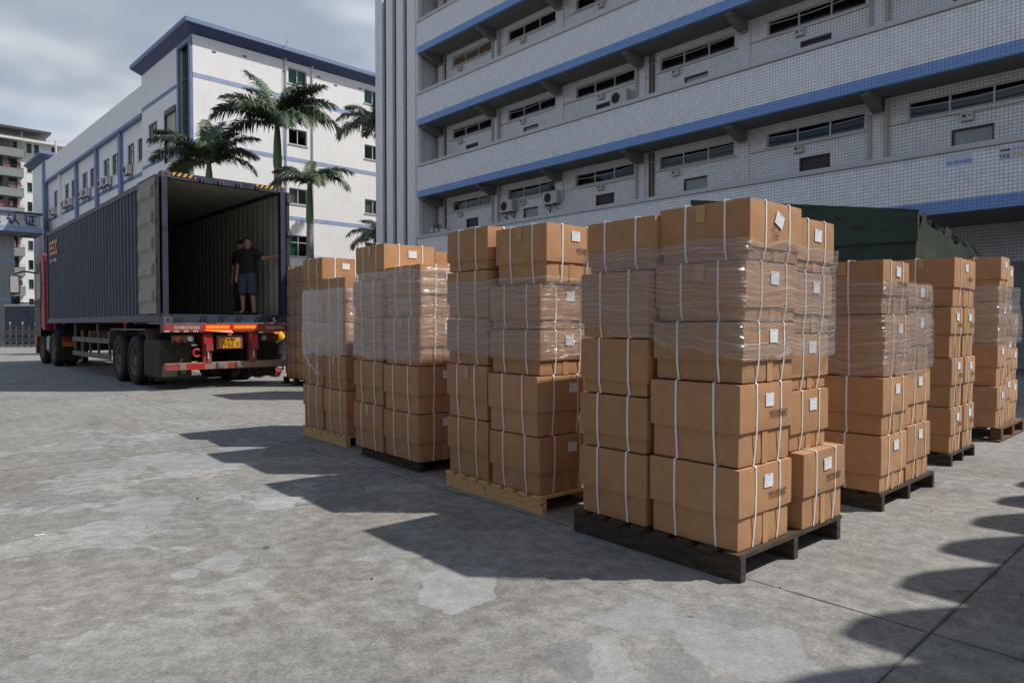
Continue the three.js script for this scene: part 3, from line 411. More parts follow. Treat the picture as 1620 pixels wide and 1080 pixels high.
// folding gate
{
  const o = root('folding_gate', [-31, 0, -39.2], 0, 'grey metal folding gate with white-capped posts, left of the truck', 'gate');
  for (let k = 0; k < 34; k++) { const x = k * 0.36, even = k % 2 === 0, p = add('gate_post', cat([bx(x - 0.022, x + 0.022, 0.08, even ? 1.3 : 1.22, -0.03, 0.03), bx(x - 0.09, x + 0.09, 0.0, 0.08, -0.16, 0.16)]), M.steel, o); if (even) add('post_cap', rb(x - 0.04, x + 0.04, 1.3, 1.46, -0.04, 0.04, 0.03), M.acWhite, p);
    if (k < 33) add('lattice', cat([[0.15, 0.6], [0.6, 1.05]].flatMap(([a, b]) => [beam([x, a, 0.035], [x + 0.36, b, 0.035], 0.022, 0.022), beam([x, b, -0.035], [x + 0.36, a, -0.035], 0.022, 0.022)]).concat([bx(x + 0.022, x + 0.338, 0.1, 0.13, -0.015, 0.015)])), M.steel, o); }
}
// ───────── royal palms ─────────
const leafMats = [[0.052, 0.088, 0.038], [0.070, 0.105, 0.042], [0.042, 0.074, 0.034], [0.085, 0.095, 0.045]].map((c) => phy({ color: lin(...c), roughness: 0.5, side: THREE.DoubleSide, transmission: 0.0 }));
const rachisMat = std({ color: lin(0.10, 0.13, 0.05), roughness: 0.6 }), shaftMat = std({ color: lin(0.105, 0.19, 0.045), map: rep(streakTex, 1.2), roughness: 0.45 }), trunkMat = std({ color: lin(0.27, 0.255, 0.235), map: rep(grimeTex, 1.1), bumpMap: rep(fineBump, 2), bumpScale: 0.01, roughness: 0.9 });
function frondGeo(len, droop, seed, thin = 1) {
  const r = rng(seed), P = [], n = 100, rachis = [];
  const at = (t) => { const a = droop[0] + (droop[1] - droop[0]) * Math.pow(t, 1.25); return a; };
  const pts = [new THREE.Vector3(0, 0, 0)]; const S = 30; for (let k = 1; k <= S; k++) { const a = at(k / S); const p = pts[k - 1].clone(); p.x += Math.cos(a) * len / S; p.y += Math.sin(a) * len / S; pts.push(p); }
  const curve = new THREE.CatmullRomCurve3(pts);
  for (let k = 0; k < n; k++) for (const side of [-1, 1]) {
    const t = 0.1 + 0.9 * (k + r() * 0.8) / n; if (t > 0.995) continue;
    const o = curve.getPoint(t), tan = curve.getTangent(t), prof = Math.sin(Math.PI * Math.min(1, 0.12 + t * 0.86)) ** 0.6;
    const L = len * (0.22 + 0.07 * r()) * Math.max(0.35, prof), w = 0.034 * (0.8 + 0.4 * r()) * thin;
    const nrm = new THREE.Vector3(-tan.y, tan.x, 0), lat = new THREE.Vector3(0, 0, side);
    const lift = (r() - 0.42) * 1.25;     // leaflets stand in several planes
    const d = tan.clone().multiplyScalar(0.35 + 0.45 * t).addScaledVector(lat, 0.85).addScaledVector(nrm, lift * 0.6).normalize();
    const side2 = d.clone().cross(nrm).normalize().multiplyScalar(w / 2);
    const mid = o.clone().addScaledVector(d, L * 0.5), tip = o.clone().addScaledVector(d, L * (0.92)); mid.y -= L * 0.05; tip.y -= L * (0.28 + 0.22 * r());
    const a = o.clone().add(side2.clone().multiplyScalar(0.6)), b = o.clone().sub(side2.clone().multiplyScalar(0.6)), c = mid.clone().add(side2), e = mid.clone().sub(side2);
    const tri = (p, q, s) => P.push(p.x, p.y, p.z, q.x, q.y, q.z, s.x, s.y, s.z);
    tri(a, b, e); tri(a, e, c); tri(c, e, tip);
  }
  const g = new THREE.BufferGeometry(); g.setAttribute('position', new THREE.Float32BufferAttribute(P, 3)); g.computeVertexNormals();
  const rg = new THREE.TubeGeometry(curve, 14, 0.022, 5); return { leaf: g, rachis: rg };
}
const frondBank = [];
for (let k = 0; k < 7; k++) frondBank.push(frondGeo(2.6, [1.5 - 0.16 * k, 0.55 - 0.34 * k], 400 + k, 1.6));
function palm(x, z, trunkTop, shaft, rad, frondLen, seed, label, list) {
  const o = root('palm_tree', [x, 0, z], 0, label, 'palm tree', 'palms in front of the white building'), r = rng(seed);
  const prof = []; for (let k = 0; k <= 14; k++) { const t = k / 14; prof.push(new THREE.Vector2(rad * (1.15 - 0.25 * t + 0.12 * Math.sin(t * 3.1)) + (k % 2 ? 0.006 : 0), trunkTop * t)); }
  add('trunk', new THREE.LatheGeometry(prof, 18), trunkMat, o);
  add('crownshaft', new THREE.LatheGeometry([[rad * 1.02, trunkTop], [rad * 1.12, trunkTop + shaft * 0.15], [rad * 0.95, trunkTop + shaft * 0.6], [rad * 0.62, trunkTop + shaft], [0.02, trunkTop + shaft + 0.1]].map((p) => new THREE.Vector2(...p)), 16), shaftMat, o);
  list.forEach(([az, k, sc], n) => { const f = frondBank[k], m = add('frond', f.leaf, leafMats[(n * 7 + seed) % 3], o); m.position.set(0, trunkTop + shaft - 0.12 + 0.1 * r(), 0); m.rotation.set(0, az * DEG, (r() - 0.5) * 0.1); m.scale.setScalar(frondLen / 2.6 * sc); add('rachis', f.rachis, rachisMat, m); });
  return o;
}
const whirl = (n, seed, k0 = 0, k1 = 6) => { const r = rng(seed); return [...Array(n).keys()].map((i) => [i * 137.5 + r() * 25, Math.min(6, Math.max(0, Math.round(k0 + (k1 - k0) * Math.sqrt((i + 0.5) / n)))), 0.85 + 0.3 * r()]); };
palm(-10.25, -30, 8.15, 1.75, 0.17, 3.1, 3, 'tall palm with a green crownshaft rising above the container roof', [[165, 0, 1.05], [178, 3, 1.05], [195, 4, 1.0], [8, 1, 0.9], [-5, 3, 1.0], [-22, 4, 1.0], [-40, 5, 0.95], [130, 2, 0.95], [40, 3, 0.9], [100, 3, 0.9], [70, 1, 0.9], [300, 5, 0.9], [250, 4, 0.9], [215, 3, 0.9], [330, 2, 0.9], [150, 1, 1.0], [20, 4, 1.0], [172, 5, 0.95], [60, 0, 0.9], [-15, 2, 1.0]]);
palm(-13.25, -30, 7.2, 1.1, 0.15, 2.8, 4, 'palm with fronds hanging behind the container top on the left', [[178, 4, 1.05], [165, 5, 0.9], [120, 0, 1.0], [100, 1, 0.95], [60, 1, 0.9], [20, 2, 0.95], [-5, 4, 0.85], [200, 3, 1.0], [240, 3, 0.9], [290, 4, 0.9], [140, 3, 0.9], [320, 3, 0.8], [80, 0, 0.95], [190, 2, 1.0], [40, 3, 0.9], [170, 6, 0.85], [10, 5, 0.85]]);
palm(-8.15, -27.6, 5.35, 1.55, 0.135, 1.95, 5, 'small palm with a pale green shaft right of the container', [[180, 3, 0.9], [160, 2, 0.9], [5, 3, 1.05], [-20, 5, 1.1], [60, 2, 0.9], [100, 1, 0.9], [200, 5, 1.0], [240, 4, 0.9], [300, 5, 1.1], [330, 4, 1.0]]);
palm(-8.0, -41.5, 11.6, 1.6, 0.17, 2.9, 6, 'tall palm half hidden behind the left end of the gallery building', whirl(13, 61));
palm(-8.2, -43.6, 5.4, 1.3, 0.15, 2.9, 8, 'lower palm half hidden behind the left end of the gallery building', whirl(12, 62));

// ───────── shipping container on its trailer, and the tractor ─────────
const TG = [-6.634, -12.98], TA = 43;
const contPaint = std({ color: lin(0.015, 0.027, 0.068), map: rep(panelTex, 0.4), roughness: 0.5 }), contFrame = std({ color: lin(0.026, 0.040, 0.085), map: rep(grimeTex, 0.5), roughness: 0.5 }), contInner = std({ color: lin(0.36, 0.37, 0.34), map: rep(panelTex, 0.6), roughness: 0.65 }), castMat = std({ color: lin(0.10, 0.10, 0.11), map: rep(grimeTex, 1), roughness: 0.6 }), floorMat = std({ color: lin(0.14, 0.10, 0.07), map: rep(woodTex, 0.5), roughness: 0.8 });
for (const m of [contPaint, contFrame, contInner, castMat, floorMat]) m.side = THREE.DoubleSide;
const Y0 = 1.31, Y1 = 4.2, CL = 12.0, CW = 2.438;
function corrugate(len, h, depth, period, y0, outward, fn) {   // vertical corrugation along a run of len; fn(s, y, d) -> [x, y, z]
  const S = []; for (let s = 0; s < len; s += period) S.push([s, 0], [s + period * 0.25, 0], [s + period * 0.5, 1], [s + period * 0.75, 1]); S.push([len, 0]);
  const P = []; const q = (a, y) => fn(Math.min(a[0], len), y, a[1] * depth * outward);
  for (let k = 0; k + 1 < S.length; k++) { const a = q(S[k], y0), b = q(S[k + 1], y0), c = q(S[k + 1], y0 + h), d = q(S[k], y0 + h); P.push(...a, ...b, ...c, ...a, ...c, ...d); }
  const g = new THREE.BufferGeometry(); g.setAttribute('position', new THREE.Float32BufferAttribute(P, 3)); g.computeVertexNormals(); g.setAttribute('uv', new THREE.Float32BufferAttribute(P.flatMap((v, i) => i % 3 === 0 ? [P[i] + P[i + 2], P[i + 1]] : []), 2)); return g;
}
{
  const o = root('shipping_container', [TG[0], 0, TG[1]], TA, 'dark blue shipping container with open rear doors on the trailer', 'container');
  const side = (x, out, name) => { const p = add('side_panel', corrugate(CL - 0.24, Y1 - Y0 - 0.26, 0.036, 0.278, Y0 + 0.15, out, (s, y, d) => [x - d * 0 + (out > 0 ? d : d), y, -0.12 - s]), contPaint, o); return p; };
  const left = side(0.055, -1), right = side(CW - 0.055, 1);
  add('inner_lining', corrugate(CL - 0.24, Y1 - Y0 - 0.26, 0.036, 0.278, Y0 + 0.15, -1, (s, y, d) => [0.058 + d, y, -0.12 - s]), contInner, left);
  add('inner_lining', corrugate(CL - 0.24, Y1 - Y0 - 0.26, 0.036, 0.278, Y0 + 0.15, 1, (s, y, d) => [CW - 0.058 + d, y, -0.12 - s]), contInner, right);
  const roof = add('roof_panel', corrugate(CL - 0.2, CW - 0.1, 0.02, 0.209, 0.05, 1, (s, y, d) => [y, Y1 - 0.06 + d, -0.1 - s]), contPaint, o); add('inner_lining', corrugate(CL - 0.2, CW - 0.1, 0.02, 0.209, 0.05, 1, (s, y, d) => [y, Y1 - 0.063 + d, -0.1 - s]), contInner, roof);
  add('front_panel', corrugate(CW - 0.2, Y1 - Y0 - 0.2, 0.036, 0.278, Y0 + 0.1, -1, (s, y, d) => [0.1 + s, y, -CL + 0.06 + d]), contInner, o);
  add('floor', bx(0.06, CW - 0.06, Y0 + 0.13, Y0 + 0.165, -CL + 0.06, -0.03), floorMat, o);
  for (const x of [0, CW - 0.1]) { add('bottom_rail', bx(x, x + 0.1, Y0 + 0.02, Y0 + 0.16, -CL + 0.17, -0.17), contFrame, o); add('top_rail', bx(x + 0.01, x + 0.09, Y1 - 0.13, Y1 - 0.02, -CL + 0.17, -0.17), contFrame, o); for (const z of [0, -CL + 0.14]) { add('corner_post', bx(x, x + 0.1, Y0 + 0.118, Y1 - 0.118, z - 0.14, z), contFrame, o); } }
  for (const x of [0, CW]) for (const y of [Y0, Y1 - 0.118]) for (const z of [0, -CL]) {
    const sx = x ? -1 : 1, sz = z ? 1 : -1, c = add('corner_casting', rb(Math.min(x - sx * 0.004, x + sx * 0.162), Math.max(x - sx * 0.004, x + sx * 0.162), y, y + 0.118, Math.min(z - sz * 0.004, z + sz * 0.178), Math.max(z - sz * 0.004, z + sz * 0.178), 0.008), castMat, o);
    add('casting_hole', cat([new THREE.CircleGeometry(0.035, 16).scale(0.75, 1, 1).translate(x + sx * 0.08, y + 0.06, z - sz * 0.0055).rotateY(0), new THREE.CircleGeometry(0.035, 16).rotateY(sx > 0 ? -Math.PI / 2 : Math.PI / 2).translate(x - sx * 0.0055, y + 0.06, z + sz * 0.09)]), M.blackMetal, c);
  }
  const head = add('door_header', bx(0.162, CW - 0.162, Y1 - 0.13, Y1 - 0.006, -0.12, -0.01), contFrame, o), sill = add('door_sill', bx(0.162, CW - 0.162, Y0 + 0.01, Y0 + 0.17, -0.14, -0.005), contFrame, o);
  const hz = canvasTex(256, 64, (x, w, h) => { x.fillStyle = '#15151a'; x.fillRect(0, 0, w, h); x.fillStyle = '#d8a33c'; for (let k = -1; k < 6; k++) { x.beginPath(); x.moveTo(k * 64 + 10, 0); x.lineTo(k * 64 + 42, 0); x.lineTo(k * 64 + 12, h); x.lineTo(k * 64 - 20, h); x.fill(); } });
  for (const x of [0.2, CW - 0.62]) add('hazard_stripe', bx(x, x + 0.42, Y1 - 0.075, Y1 - 0.005, -0.0095, -0.004).translate(0, 0, 0), std({ map: (() => { const t = hz.clone(); t.wrapS = t.wrapT = THREE.RepeatWrapping; t.repeat.set(1 / 0.42, 1 / 0.07); t.offset.set(-x / 0.42, -(Y1 - 0.075) / 0.07); return t; })(), roughness: 0.4 }), head);
  for (const x of [0.75, 1.1, 1.45, 1.85]) { add('lock_keeper', cat([bx(x - 0.04, x - 0.015, Y1 - 0.13, Y1 - 0.07, -0.01, 0.035), bx(x + 0.015, x + 0.04, Y1 - 0.13, Y1 - 0.07, -0.01, 0.035), bx(x - 0.05, x + 0.05, Y1 - 0.07, Y1 - 0.055, -0.01, 0.03)]), castMat, head); add('lock_keeper', cat([beam([x - 0.06, Y0 + 0.05, 0.015], [x - 0.02, Y0 + 0.15, 0.02], 0.02, 0.03), beam([x + 0.01, Y0 + 0.05, 0.015], [x + 0.05, Y0 + 0.15, 0.02], 0.02, 0.03)]), M.blackMetal, sill); }
  add('fork_slot', cat([bx(0.2, 0.36, Y0 + 0.03, Y0 + 0.1, -0.006, 0.001), bx(CW - 0.4, CW - 0.22, Y0 + 0.03, Y0 + 0.1, -0.006, 0.001)]), M.blackMetal, sill);
  add('blue_rag', cat([new THREE.IcosahedronGeometry(0.04, 1).scale(0.7, 1.3, 0.6).translate(CW - 0.28, Y0 + 0.075, 0.03), new THREE.IcosahedronGeometry(0.03, 1).scale(1, 0.7, 0.7).translate(CW - 0.25, Y0 + 0.04, 0.035)]), std({ color: lin(0.25, 0.42, 0.55), roughness: 0.8 }), sill);
  // doors folded back along the sides; the inner faces look outward
  for (const s of [-1, 1]) {
    const xo = s < 0 ? -0.075 : CW + 0.075, far = -1.21, h0 = Y0 + 0.18, h1 = Y1 - 0.11, d = add('door', cat([bx(xo - 0.024, xo + 0.024, h0, h1, far, -0.055), bx(xo - 0.03, xo + 0.03, h0, h1, -0.13, -0.055), bx(xo - 0.03, xo + 0.03, h0, h1, far, far + 0.07)]), contInner, o);
    const bands = []; for (let k = 0; k < 5; k++) { const y = h0 + 0.2 + k * 0.5; const sh = new THREE.Shape(); sh.moveTo(0, 0); sh.lineTo(s * 0.045, 0.06); sh.lineTo(s * 0.045, 0.21); sh.lineTo(0, 0.27); sh.closePath(); const g = new THREE.ExtrudeGeometry(sh, { depth: 0.9, bevelEnabled: false }); g.translate(xo + s * 0.0245, y, far + 0.11); bands.push(g); }
    add('door_swage', cat(bands), contInner, d); add('door_gasket', cat([bx(xo - 0.034, xo + 0.034, h0 - 0.025, h1 + 0.02, -0.054, -0.03), bx(xo - 0.034, xo + 0.034, h1, h1 + 0.022, far, -0.056)]), M.blackMetal, d);
    for (const z of [-0.35, -0.9]) add('lock_rod', cyl(0.017, 0.017, [xo - s * 0.04, h0 - 0.02, z], [xo - s * 0.04, h1 + 0.05, z], 10), M.steel, d);
    for (const y of [h0 + 0.2, h0 + 0.95, h0 + 1.7, h1 - 0.2]) add('hinge', bx(xo - 0.02, xo + 0.04 * -s * -1 + 0.02, y, y + 0.1, -0.055, 0.0), castMat, d);
  }
  // letters on the side, proud of the corrugation
  const paintO = std({ color: lin(0.62, 0.27, 0.03), roughness: 0.5 }), paintW = std({ color: lin(0.5, 0.5, 0.52), roughness: 0.5 }), paintR = std({ color: lin(0.4, 0.04, 0.05), roughness: 0.5 });
  const logo = []; const L = (z, strokes) => strokes.forEach(([a, b, c, d]) => logo.push(bx(0.0, 0.006, 3.42 + c * 0.42, 3.42 + d * 0.42, -(z - a * 0.28), -(z - b * 0.28)).translate(0, 0, 0)));
  const E = [[0, 0.28, 0, 1], [0.28, 0.9, 0, 0.2], [0.28, 0.8, 0.4, 0.6], [0.28, 0.9, 0.8, 1]], C = [[0, 0.28, 0, 1], [0.28, 0.9, 0, 0.2], [0.28, 0.9, 0.8, 1]];
  L(11.42, E); L(11.1, E); L(10.78, C); L(10.46, C);
  add('logo_letters', cat(logo), paintO, o);
  const small = []; const r = rng(9); for (let k = 0; k < 9; k++) small.push(bx(0, 0.006, 3.2, 3.27 + 0.03 * (k % 2), -(11.4 - k * 0.12), -(11.4 - k * 0.12 - 0.07 - 0.02 * r()))); add('small_lettering', cat(small.filter((_, k) => k < 2 || k > 4)), paintW, o); add('small_lettering', cat(small.filter((_, k) => k >= 2 && k <= 4)), paintR, o);
}
// wheels: local axis along x
const wheelGeo = (() => {
  const R = 0.52, W = 0.29, pr = []; for (const [r, x] of [[0.30, -W / 2 + 0.02], [0.36, -W / 2 - 0.005], [0.45, -W / 2], [0.505, -W / 2 + 0.025], [R, -W / 2 + 0.07], [R, W / 2 - 0.07], [0.505, W / 2 - 0.025], [0.45, W / 2], [0.36, W / 2 + 0.005], [0.30, W / 2 - 0.02], [0.29, 0], [0.30, -W / 2 + 0.02]]) pr.push(new THREE.Vector2(r, x));
  const tyre = new THREE.LatheGeometry(pr, 40).rotateZ(Math.PI / 2); const grooves = [-0.07, 0, 0.07].map((x) => new THREE.TorusGeometry(R + 0.001, 0.006, 4, 40).rotateY(Math.PI / 2).translate(x, 0, 0));
  const dish = new THREE.LatheGeometry([[0.0, 0.02], [0.1, 0.03], [0.13, -0.02], [0.2, -0.03], [0.24, 0.05], [0.285, 0.12], [0.305, 0.13], [0.30, 0.1]].map((p) => new THREE.Vector2(...p)), 32).rotateZ(Math.PI / 2).scale(1, 1, 1);
  const hub = cat([cyl(0.11, 0.1, [-0.0, 0, 0], [-0.1, 0, 0], 20), ...[...Array(10).keys()].map((k) => cyl(0.016, 0.016, [0.02, 0.165 * Math.cos(k * 0.628), 0.165 * Math.sin(k * 0.628)], [-0.02, 0.165 * Math.cos(k * 0.628), 0.165 * Math.sin(k * 0.628)], 6))]);
  return { tyre, dish, hub, grooves: cat(grooves) };
})();
const rimMat = std({ color: lin(0.16, 0.13, 0.10), map: rep(grimeTex, 1.5), roughness: 0.7 });
function wheel(parent, x, z, flip, dual) {
  const w = add('wheel', dual ? cat([wheelGeo.tyre.clone(), wheelGeo.tyre.clone().translate(flip ? -0.33 : 0.33, 0, 0)]) : wheelGeo.tyre, M.rubber, parent); w.position.set(x, 0.52, z);
  const rim = add('rim', wheelGeo.dish, rimMat, w); rim.rotation.y = flip ? Math.PI : 0; const h = add('hub', wheelGeo.hub, rimMat, w); h.rotation.y = flip ? Math.PI : 0; return w;
}
const chassis = std({ color: lin(0.06, 0.012, 0.012), map: rep(grimeTex, 0.8), roughness: 0.7 }), redPaint = std({ color: lin(0.50, 0.022, 0.026), map: rep(grimeTex, 0.7), roughness: 0.45 }), redGrime = std({ color: lin(0.33, 0.055, 0.06), map: rep(grimeTex, 1.1), roughness: 0.65 }), greyGuard = std({ color: lin(0.17, 0.17, 0.15), map: rep(grimeTex, 0.6), roughness: 0.7 }), flapMat = std({ color: lin(0.045, 0.042, 0.03), map: rep(grimeTex, 0.8), roughness: 0.85 });
{
  const o = root('container_trailer', [TG[0], 0, TG[1]], TA, 'skeletal container trailer with a red and white rear bumper and yellow plate', 'trailer');
  add('main_beam', cat([bx(0.72, 0.86, 0.88, 1.3, -11.6, -0.1), bx(1.58, 1.72, 0.88, 1.3, -11.6, -0.1)]), chassis, o);
  for (const z of [-0.35, -3.0, -5.6, -8.2, -11.2]) add('cross_beam', bx(0.06, CW - 0.06, 1.12, 1.3, z - 0.09, z + 0.09), chassis, o);
  for (const z of [-2.05, -3.32]) { add('axle', cyl(0.07, 0.07, [0.4, 0.52, z], [CW - 0.4, 0.52, z], 14), M.blackMetal, o); wheel(o, 0.13, z, false, true); wheel(o, CW - 0.13, z, true, true); add('leaf_spring', cat([0.8, 1.64].map((x) => rb(x - 0.05, x + 0.05, 0.62, 0.76, z - 0.5, z + 0.5, 0.05))), M.blackMetal, o); }
  for (const x of [0.0, CW - 0.6]) { add('mudguard', cat([bx(x, x + 0.6, 1.16, 1.19, -4.0, -1.25), beam([x + 0.3, 1.17, -4.0], [x + 0.3, 0.8, -4.22], 0.6, 0.02), beam([x + 0.3, 1.17, -1.25], [x + 0.3, 0.86, -1.02], 0.6, 0.02)]), greyGuard, o);
    add('mud_flap', cat([bx(x, x + 0.62, 0.16, 0.9, -1.0, -0.97), bx(x, x + 0.62, 0.16, 1.1, -0.6, -0.58)]), flapMat, o); }
  add('side_box', rb(0.0, 0.6, 0.22, 0.98, -1.36, -0.25, 0.06), flapMat, o);
  for (const x of [0.02, CW - 0.06]) { add('side_guard', cat([bx(x, x + 0.04, 0.83, 0.95, -8.35, -4.2), bx(x, x + 0.04, 0.44, 0.56, -8.35, -4.2), ...[-8.3, -7.4, -6.5, -5.6, -4.5].map((z) => bx(x + 0.04, x + 0.09, 0.44, 1.12, z, z + 0.06))]), greyGuard, o); }
  add('landing_leg', cat([bx(0.35, 0.5, 0.2, 1.2, -9.0, -8.85), bx(1.94, 2.09, 0.2, 1.2, -9.0, -8.85), bx(0.25, 0.6, 0.16, 0.2, -9.1, -8.75), bx(1.84, 2.19, 0.16, 0.2, -9.1, -8.75)]), M.blackMetal, o);
  add('spare_wheel', new THREE.TorusGeometry(0.4, 0.13, 12, 28).rotateX(Math.PI / 2).translate(1.22, 0.72, -6.0), M.rubber, o);
  // rear end
  const tail = add('tail_beam', rb(0, CW, 1.13, 1.29, -0.16, 0.02, 0.008), redGrime, o);
  add('reflector_plate', bx(0.73, 1.27, 1.165, 1.285, 0.0205, 0.026), std({ color: lin(0.72, 0.03, 0.02), roughness: 0.35 }), tail); add('reflector_plate', bx(1.285, 1.82, 1.165, 1.285, 0.0205, 0.026), std({ color: lin(0.72, 0.03, 0.02), roughness: 0.35 }), tail);
  const amber = std({ color: lin(0.95, 0.33, 0.02), roughness: 0.3 }); add('reflector', bx(0.77, 1.23, 1.195, 1.265, 0.0265, 0.031), amber, tail); add('reflector', bx(1.32, 1.78, 1.195, 1.265, 0.0265, 0.031), amber, tail);
  { const g = grid(8, 3, (a, b) => [0.73 + 0.54 * a, 1.168 - 0.045 * b * (0.25 + a) , 0.028 + 0.09 * b * (0.6 + 0.5 * a)]); const s = add('bent_strip', g, std({ color: lin(0.85, 0.20, 0.10), roughness: 0.3, side: THREE.DoubleSide }), tail); s.userData.label = 'reflector strip peeling away'; }
  const dirtyText = canvasTex(512, 96, (x, w, h) => { x.fillStyle = '#7d4a4a'; x.fillRect(0, 0, w, h); const r = rng(3); x.fillStyle = '#c9c4c0'; for (let k = 0; k < 13; k++) { const X = 14 + k * 38; x.fillRect(X, 20 + r() * 12, 8, 56); x.fillRect(X, 24 + r() * 30, 28, 9); if (r() > 0.4) x.fillRect(X + 18, 20, 8, 60 * r() + 8); x.fillRect(X, 66, 26 * r(), 8); } x.globalAlpha = 0.4; for (let k = 0; k < 60; k++) { x.fillStyle = k % 2 ? '#4a3a38' : '#9a8a80'; x.fillRect(r() * w, r() * h, 30 * r(), 10 * r()); } });
  const decal = (a, b, c, d, t) => add('lettered_strip', new THREE.PlaneGeometry(b - a, d - c).translate((a + b) / 2, (c + d) / 2, 0.0225), std({ map: t, roughness: 0.55 }), tail); decal(0.18, 0.66, 1.175, 1.275, dirtyText); decal(1.98, 2.38, 1.165, 1.275, dirtyText);
  const band = canvasTex(512, 64, (x, w, h) => { for (let k = 0; k < 8; k++) { x.fillStyle = k % 2 ? '#9c2a2c' : '#b9aa98'; x.fillRect(k * 64, 0, 64, h); } const r = rng(8); x.globalAlpha = 0.45; for (let k = 0; k < 90; k++) { x.fillStyle = '#5b4a44'; x.fillRect(r() * w, r() * h, 30 * r(), 14 * r()); } });
  add('reflective_tape', new THREE.PlaneGeometry(0.7, 0.035).translate(0.36, 1.15, 0.0225), std({ map: band, roughness: 0.4 }), tail);
  const r2 = rng(31);
  for (const [x0, x1] of [[0.74, 0.89], [1.65, 1.8]]) { const p = add('bumper_post', cat([bx(x0, x1, 0.5, 1.13, -0.12, -0.02)]), redGrime, o); add('post_bracket', cat([bx(x0 - 0.01, x1 + 0.01, 0.9, 1.08, -0.02, 0.03)]), redPaint, p); add('post_bracket', cat([bx(x0 + 0.03, x1 + 0.02, 0.76, 0.9, -0.02, 0.04)]), redGrime, p); add('spring_pin', cyl(0.018, 0.018, [x0 + 0.08, 0.6, 0.0], [x0 + 0.08, 0.76, 0.0], 8), M.acWhite, p); }
  const bar = add('bumper_bar', rb(0.03, 2.46, 0.39, 0.53, -0.1, -0.02, 0.01), std({ color: lin(0.30, 0.22, 0.20), map: rep(grimeTex, 2.1), roughness: 0.6 }), o);
  for (const [a, b] of [[0.42, 0.76], [0.04, 0.3], [1.22, 1.36]]) add('red_tape', bx(a, b, 0.4, 0.52, -0.0195, -0.016), a === 0.42 ? redPaint : redGrime, bar);
  for (const x of [1.0, 1.38]) add('bar_gusset', (() => { const s = new THREE.Shape(); s.moveTo(0, 0); s.lineTo(0.14, 0.0); s.lineTo(0.0, 0.12); s.closePath(); const g = new THREE.ExtrudeGeometry(s, { depth: 0.03, bevelEnabled: false }); g.translate(x, 0.41, -0.016); return g; })(), greyGuard, bar);
  // lights
  const lens = (x, c) => { const g = cyl(0.05, 0.048, [x, 1.0, -0.02], [x, 1.0, 0.0], 18); return g; };
  for (const s of [0, 1]) { const X = (q) => s ? CW - q : q, l = add('tail_light', bx(Math.min(X(0.16), X(0.56)), Math.max(X(0.16), X(0.56)), 0.93, 1.08, -0.1, -0.02), flapMat, o); add('lens', lens(X(0.24)), std({ color: lin(0.20, 0.035, 0.008), map: rep(grimeTex, 4), roughness: 0.35 }), l); add('lens', lens(X(0.36)), std({ color: lin(0.13, 0.006, 0.012), map: rep(grimeTex, 4), roughness: 0.35 }), l); add('lens', lens(X(0.48)), std({ color: lin(0.26, 0.26, 0.26), map: rep(grimeTex, 4), roughness: 0.3 }), l); }
  add('tow_hook', new THREE.TorusGeometry(0.07, 0.022, 10, 22, 4.9).rotateZ(0.8).translate(0.62, 0.72, -0.05), redPaint, o);
  const plateTex = canvasTex(512, 300, (x, w, h) => { x.fillStyle = '#8a4a50'; x.fillRect(0, 0, w, h); x.fillStyle = '#d29a1e'; x.fillRect(44, 50, 424, 226); x.fillStyle = '#1a1408'; x.font = 'bold 150px sans-serif'; x.textBaseline = 'alphabetic'; x.save(); x.translate(74, 258); x.scale(0.8, 1); x.fillText('7F62', 0, 0); x.restore(); x.lineWidth = 9; x.strokeStyle = '#1a1408'; const G = [[[0.05, 0.72], [0.42, 0.72]], [[0.24, 0.97], [0.24, 0.08], [0.1, 0.18]], [[0.05, 0.35], [0.42, 0.5]], [[0.52, 0.82], [0.97, 0.82]], [[0.74, 0.97], [0.74, 0.56]], [[0.46, 0.56], [1, 0.56]], [[0.52, 0.33], [0.97, 0.33]], [[0.74, 0.5], [0.74, 0.06]], [[0.46, 0.06], [1, 0.06]]]; for (const s of G) { x.beginPath(); s.forEach(([a, b], k) => x[k ? 'lineTo' : 'moveTo'](378 + a * 74, 256 - b * 116)); x.stroke(); } x.globalAlpha = 0.75; const r = rng(4); x.fillStyle = '#3a2a10'; for (let k = 0; k < 70; k++) { x.beginPath(); x.ellipse(190 + 170 * r(), 62 + 66 * r(), 16 * r() + 3, 9 * r() + 2, r() * 3, 0, 7); x.fill(); } });
  const pl = add('number_plate', bx(1.0, 1.52, 0.79, 1.06, -0.06, -0.045), redGrime, o); add('plate_face', new THREE.PlaneGeometry(0.51, 0.265).translate(1.26, 0.925, -0.0435), std({ map: plateTex, roughness: 0.45 }), pl); add('plate_lamp', rb(1.22, 1.3, 1.06, 1.1, -0.06, -0.01, 0.015), M.acWhite, pl);
  add('air_tank', cyl(0.14, 0.14, [0.95, 0.75, -4.9], [1.5, 0.75, -4.9], 18), M.blackMetal, o);
}
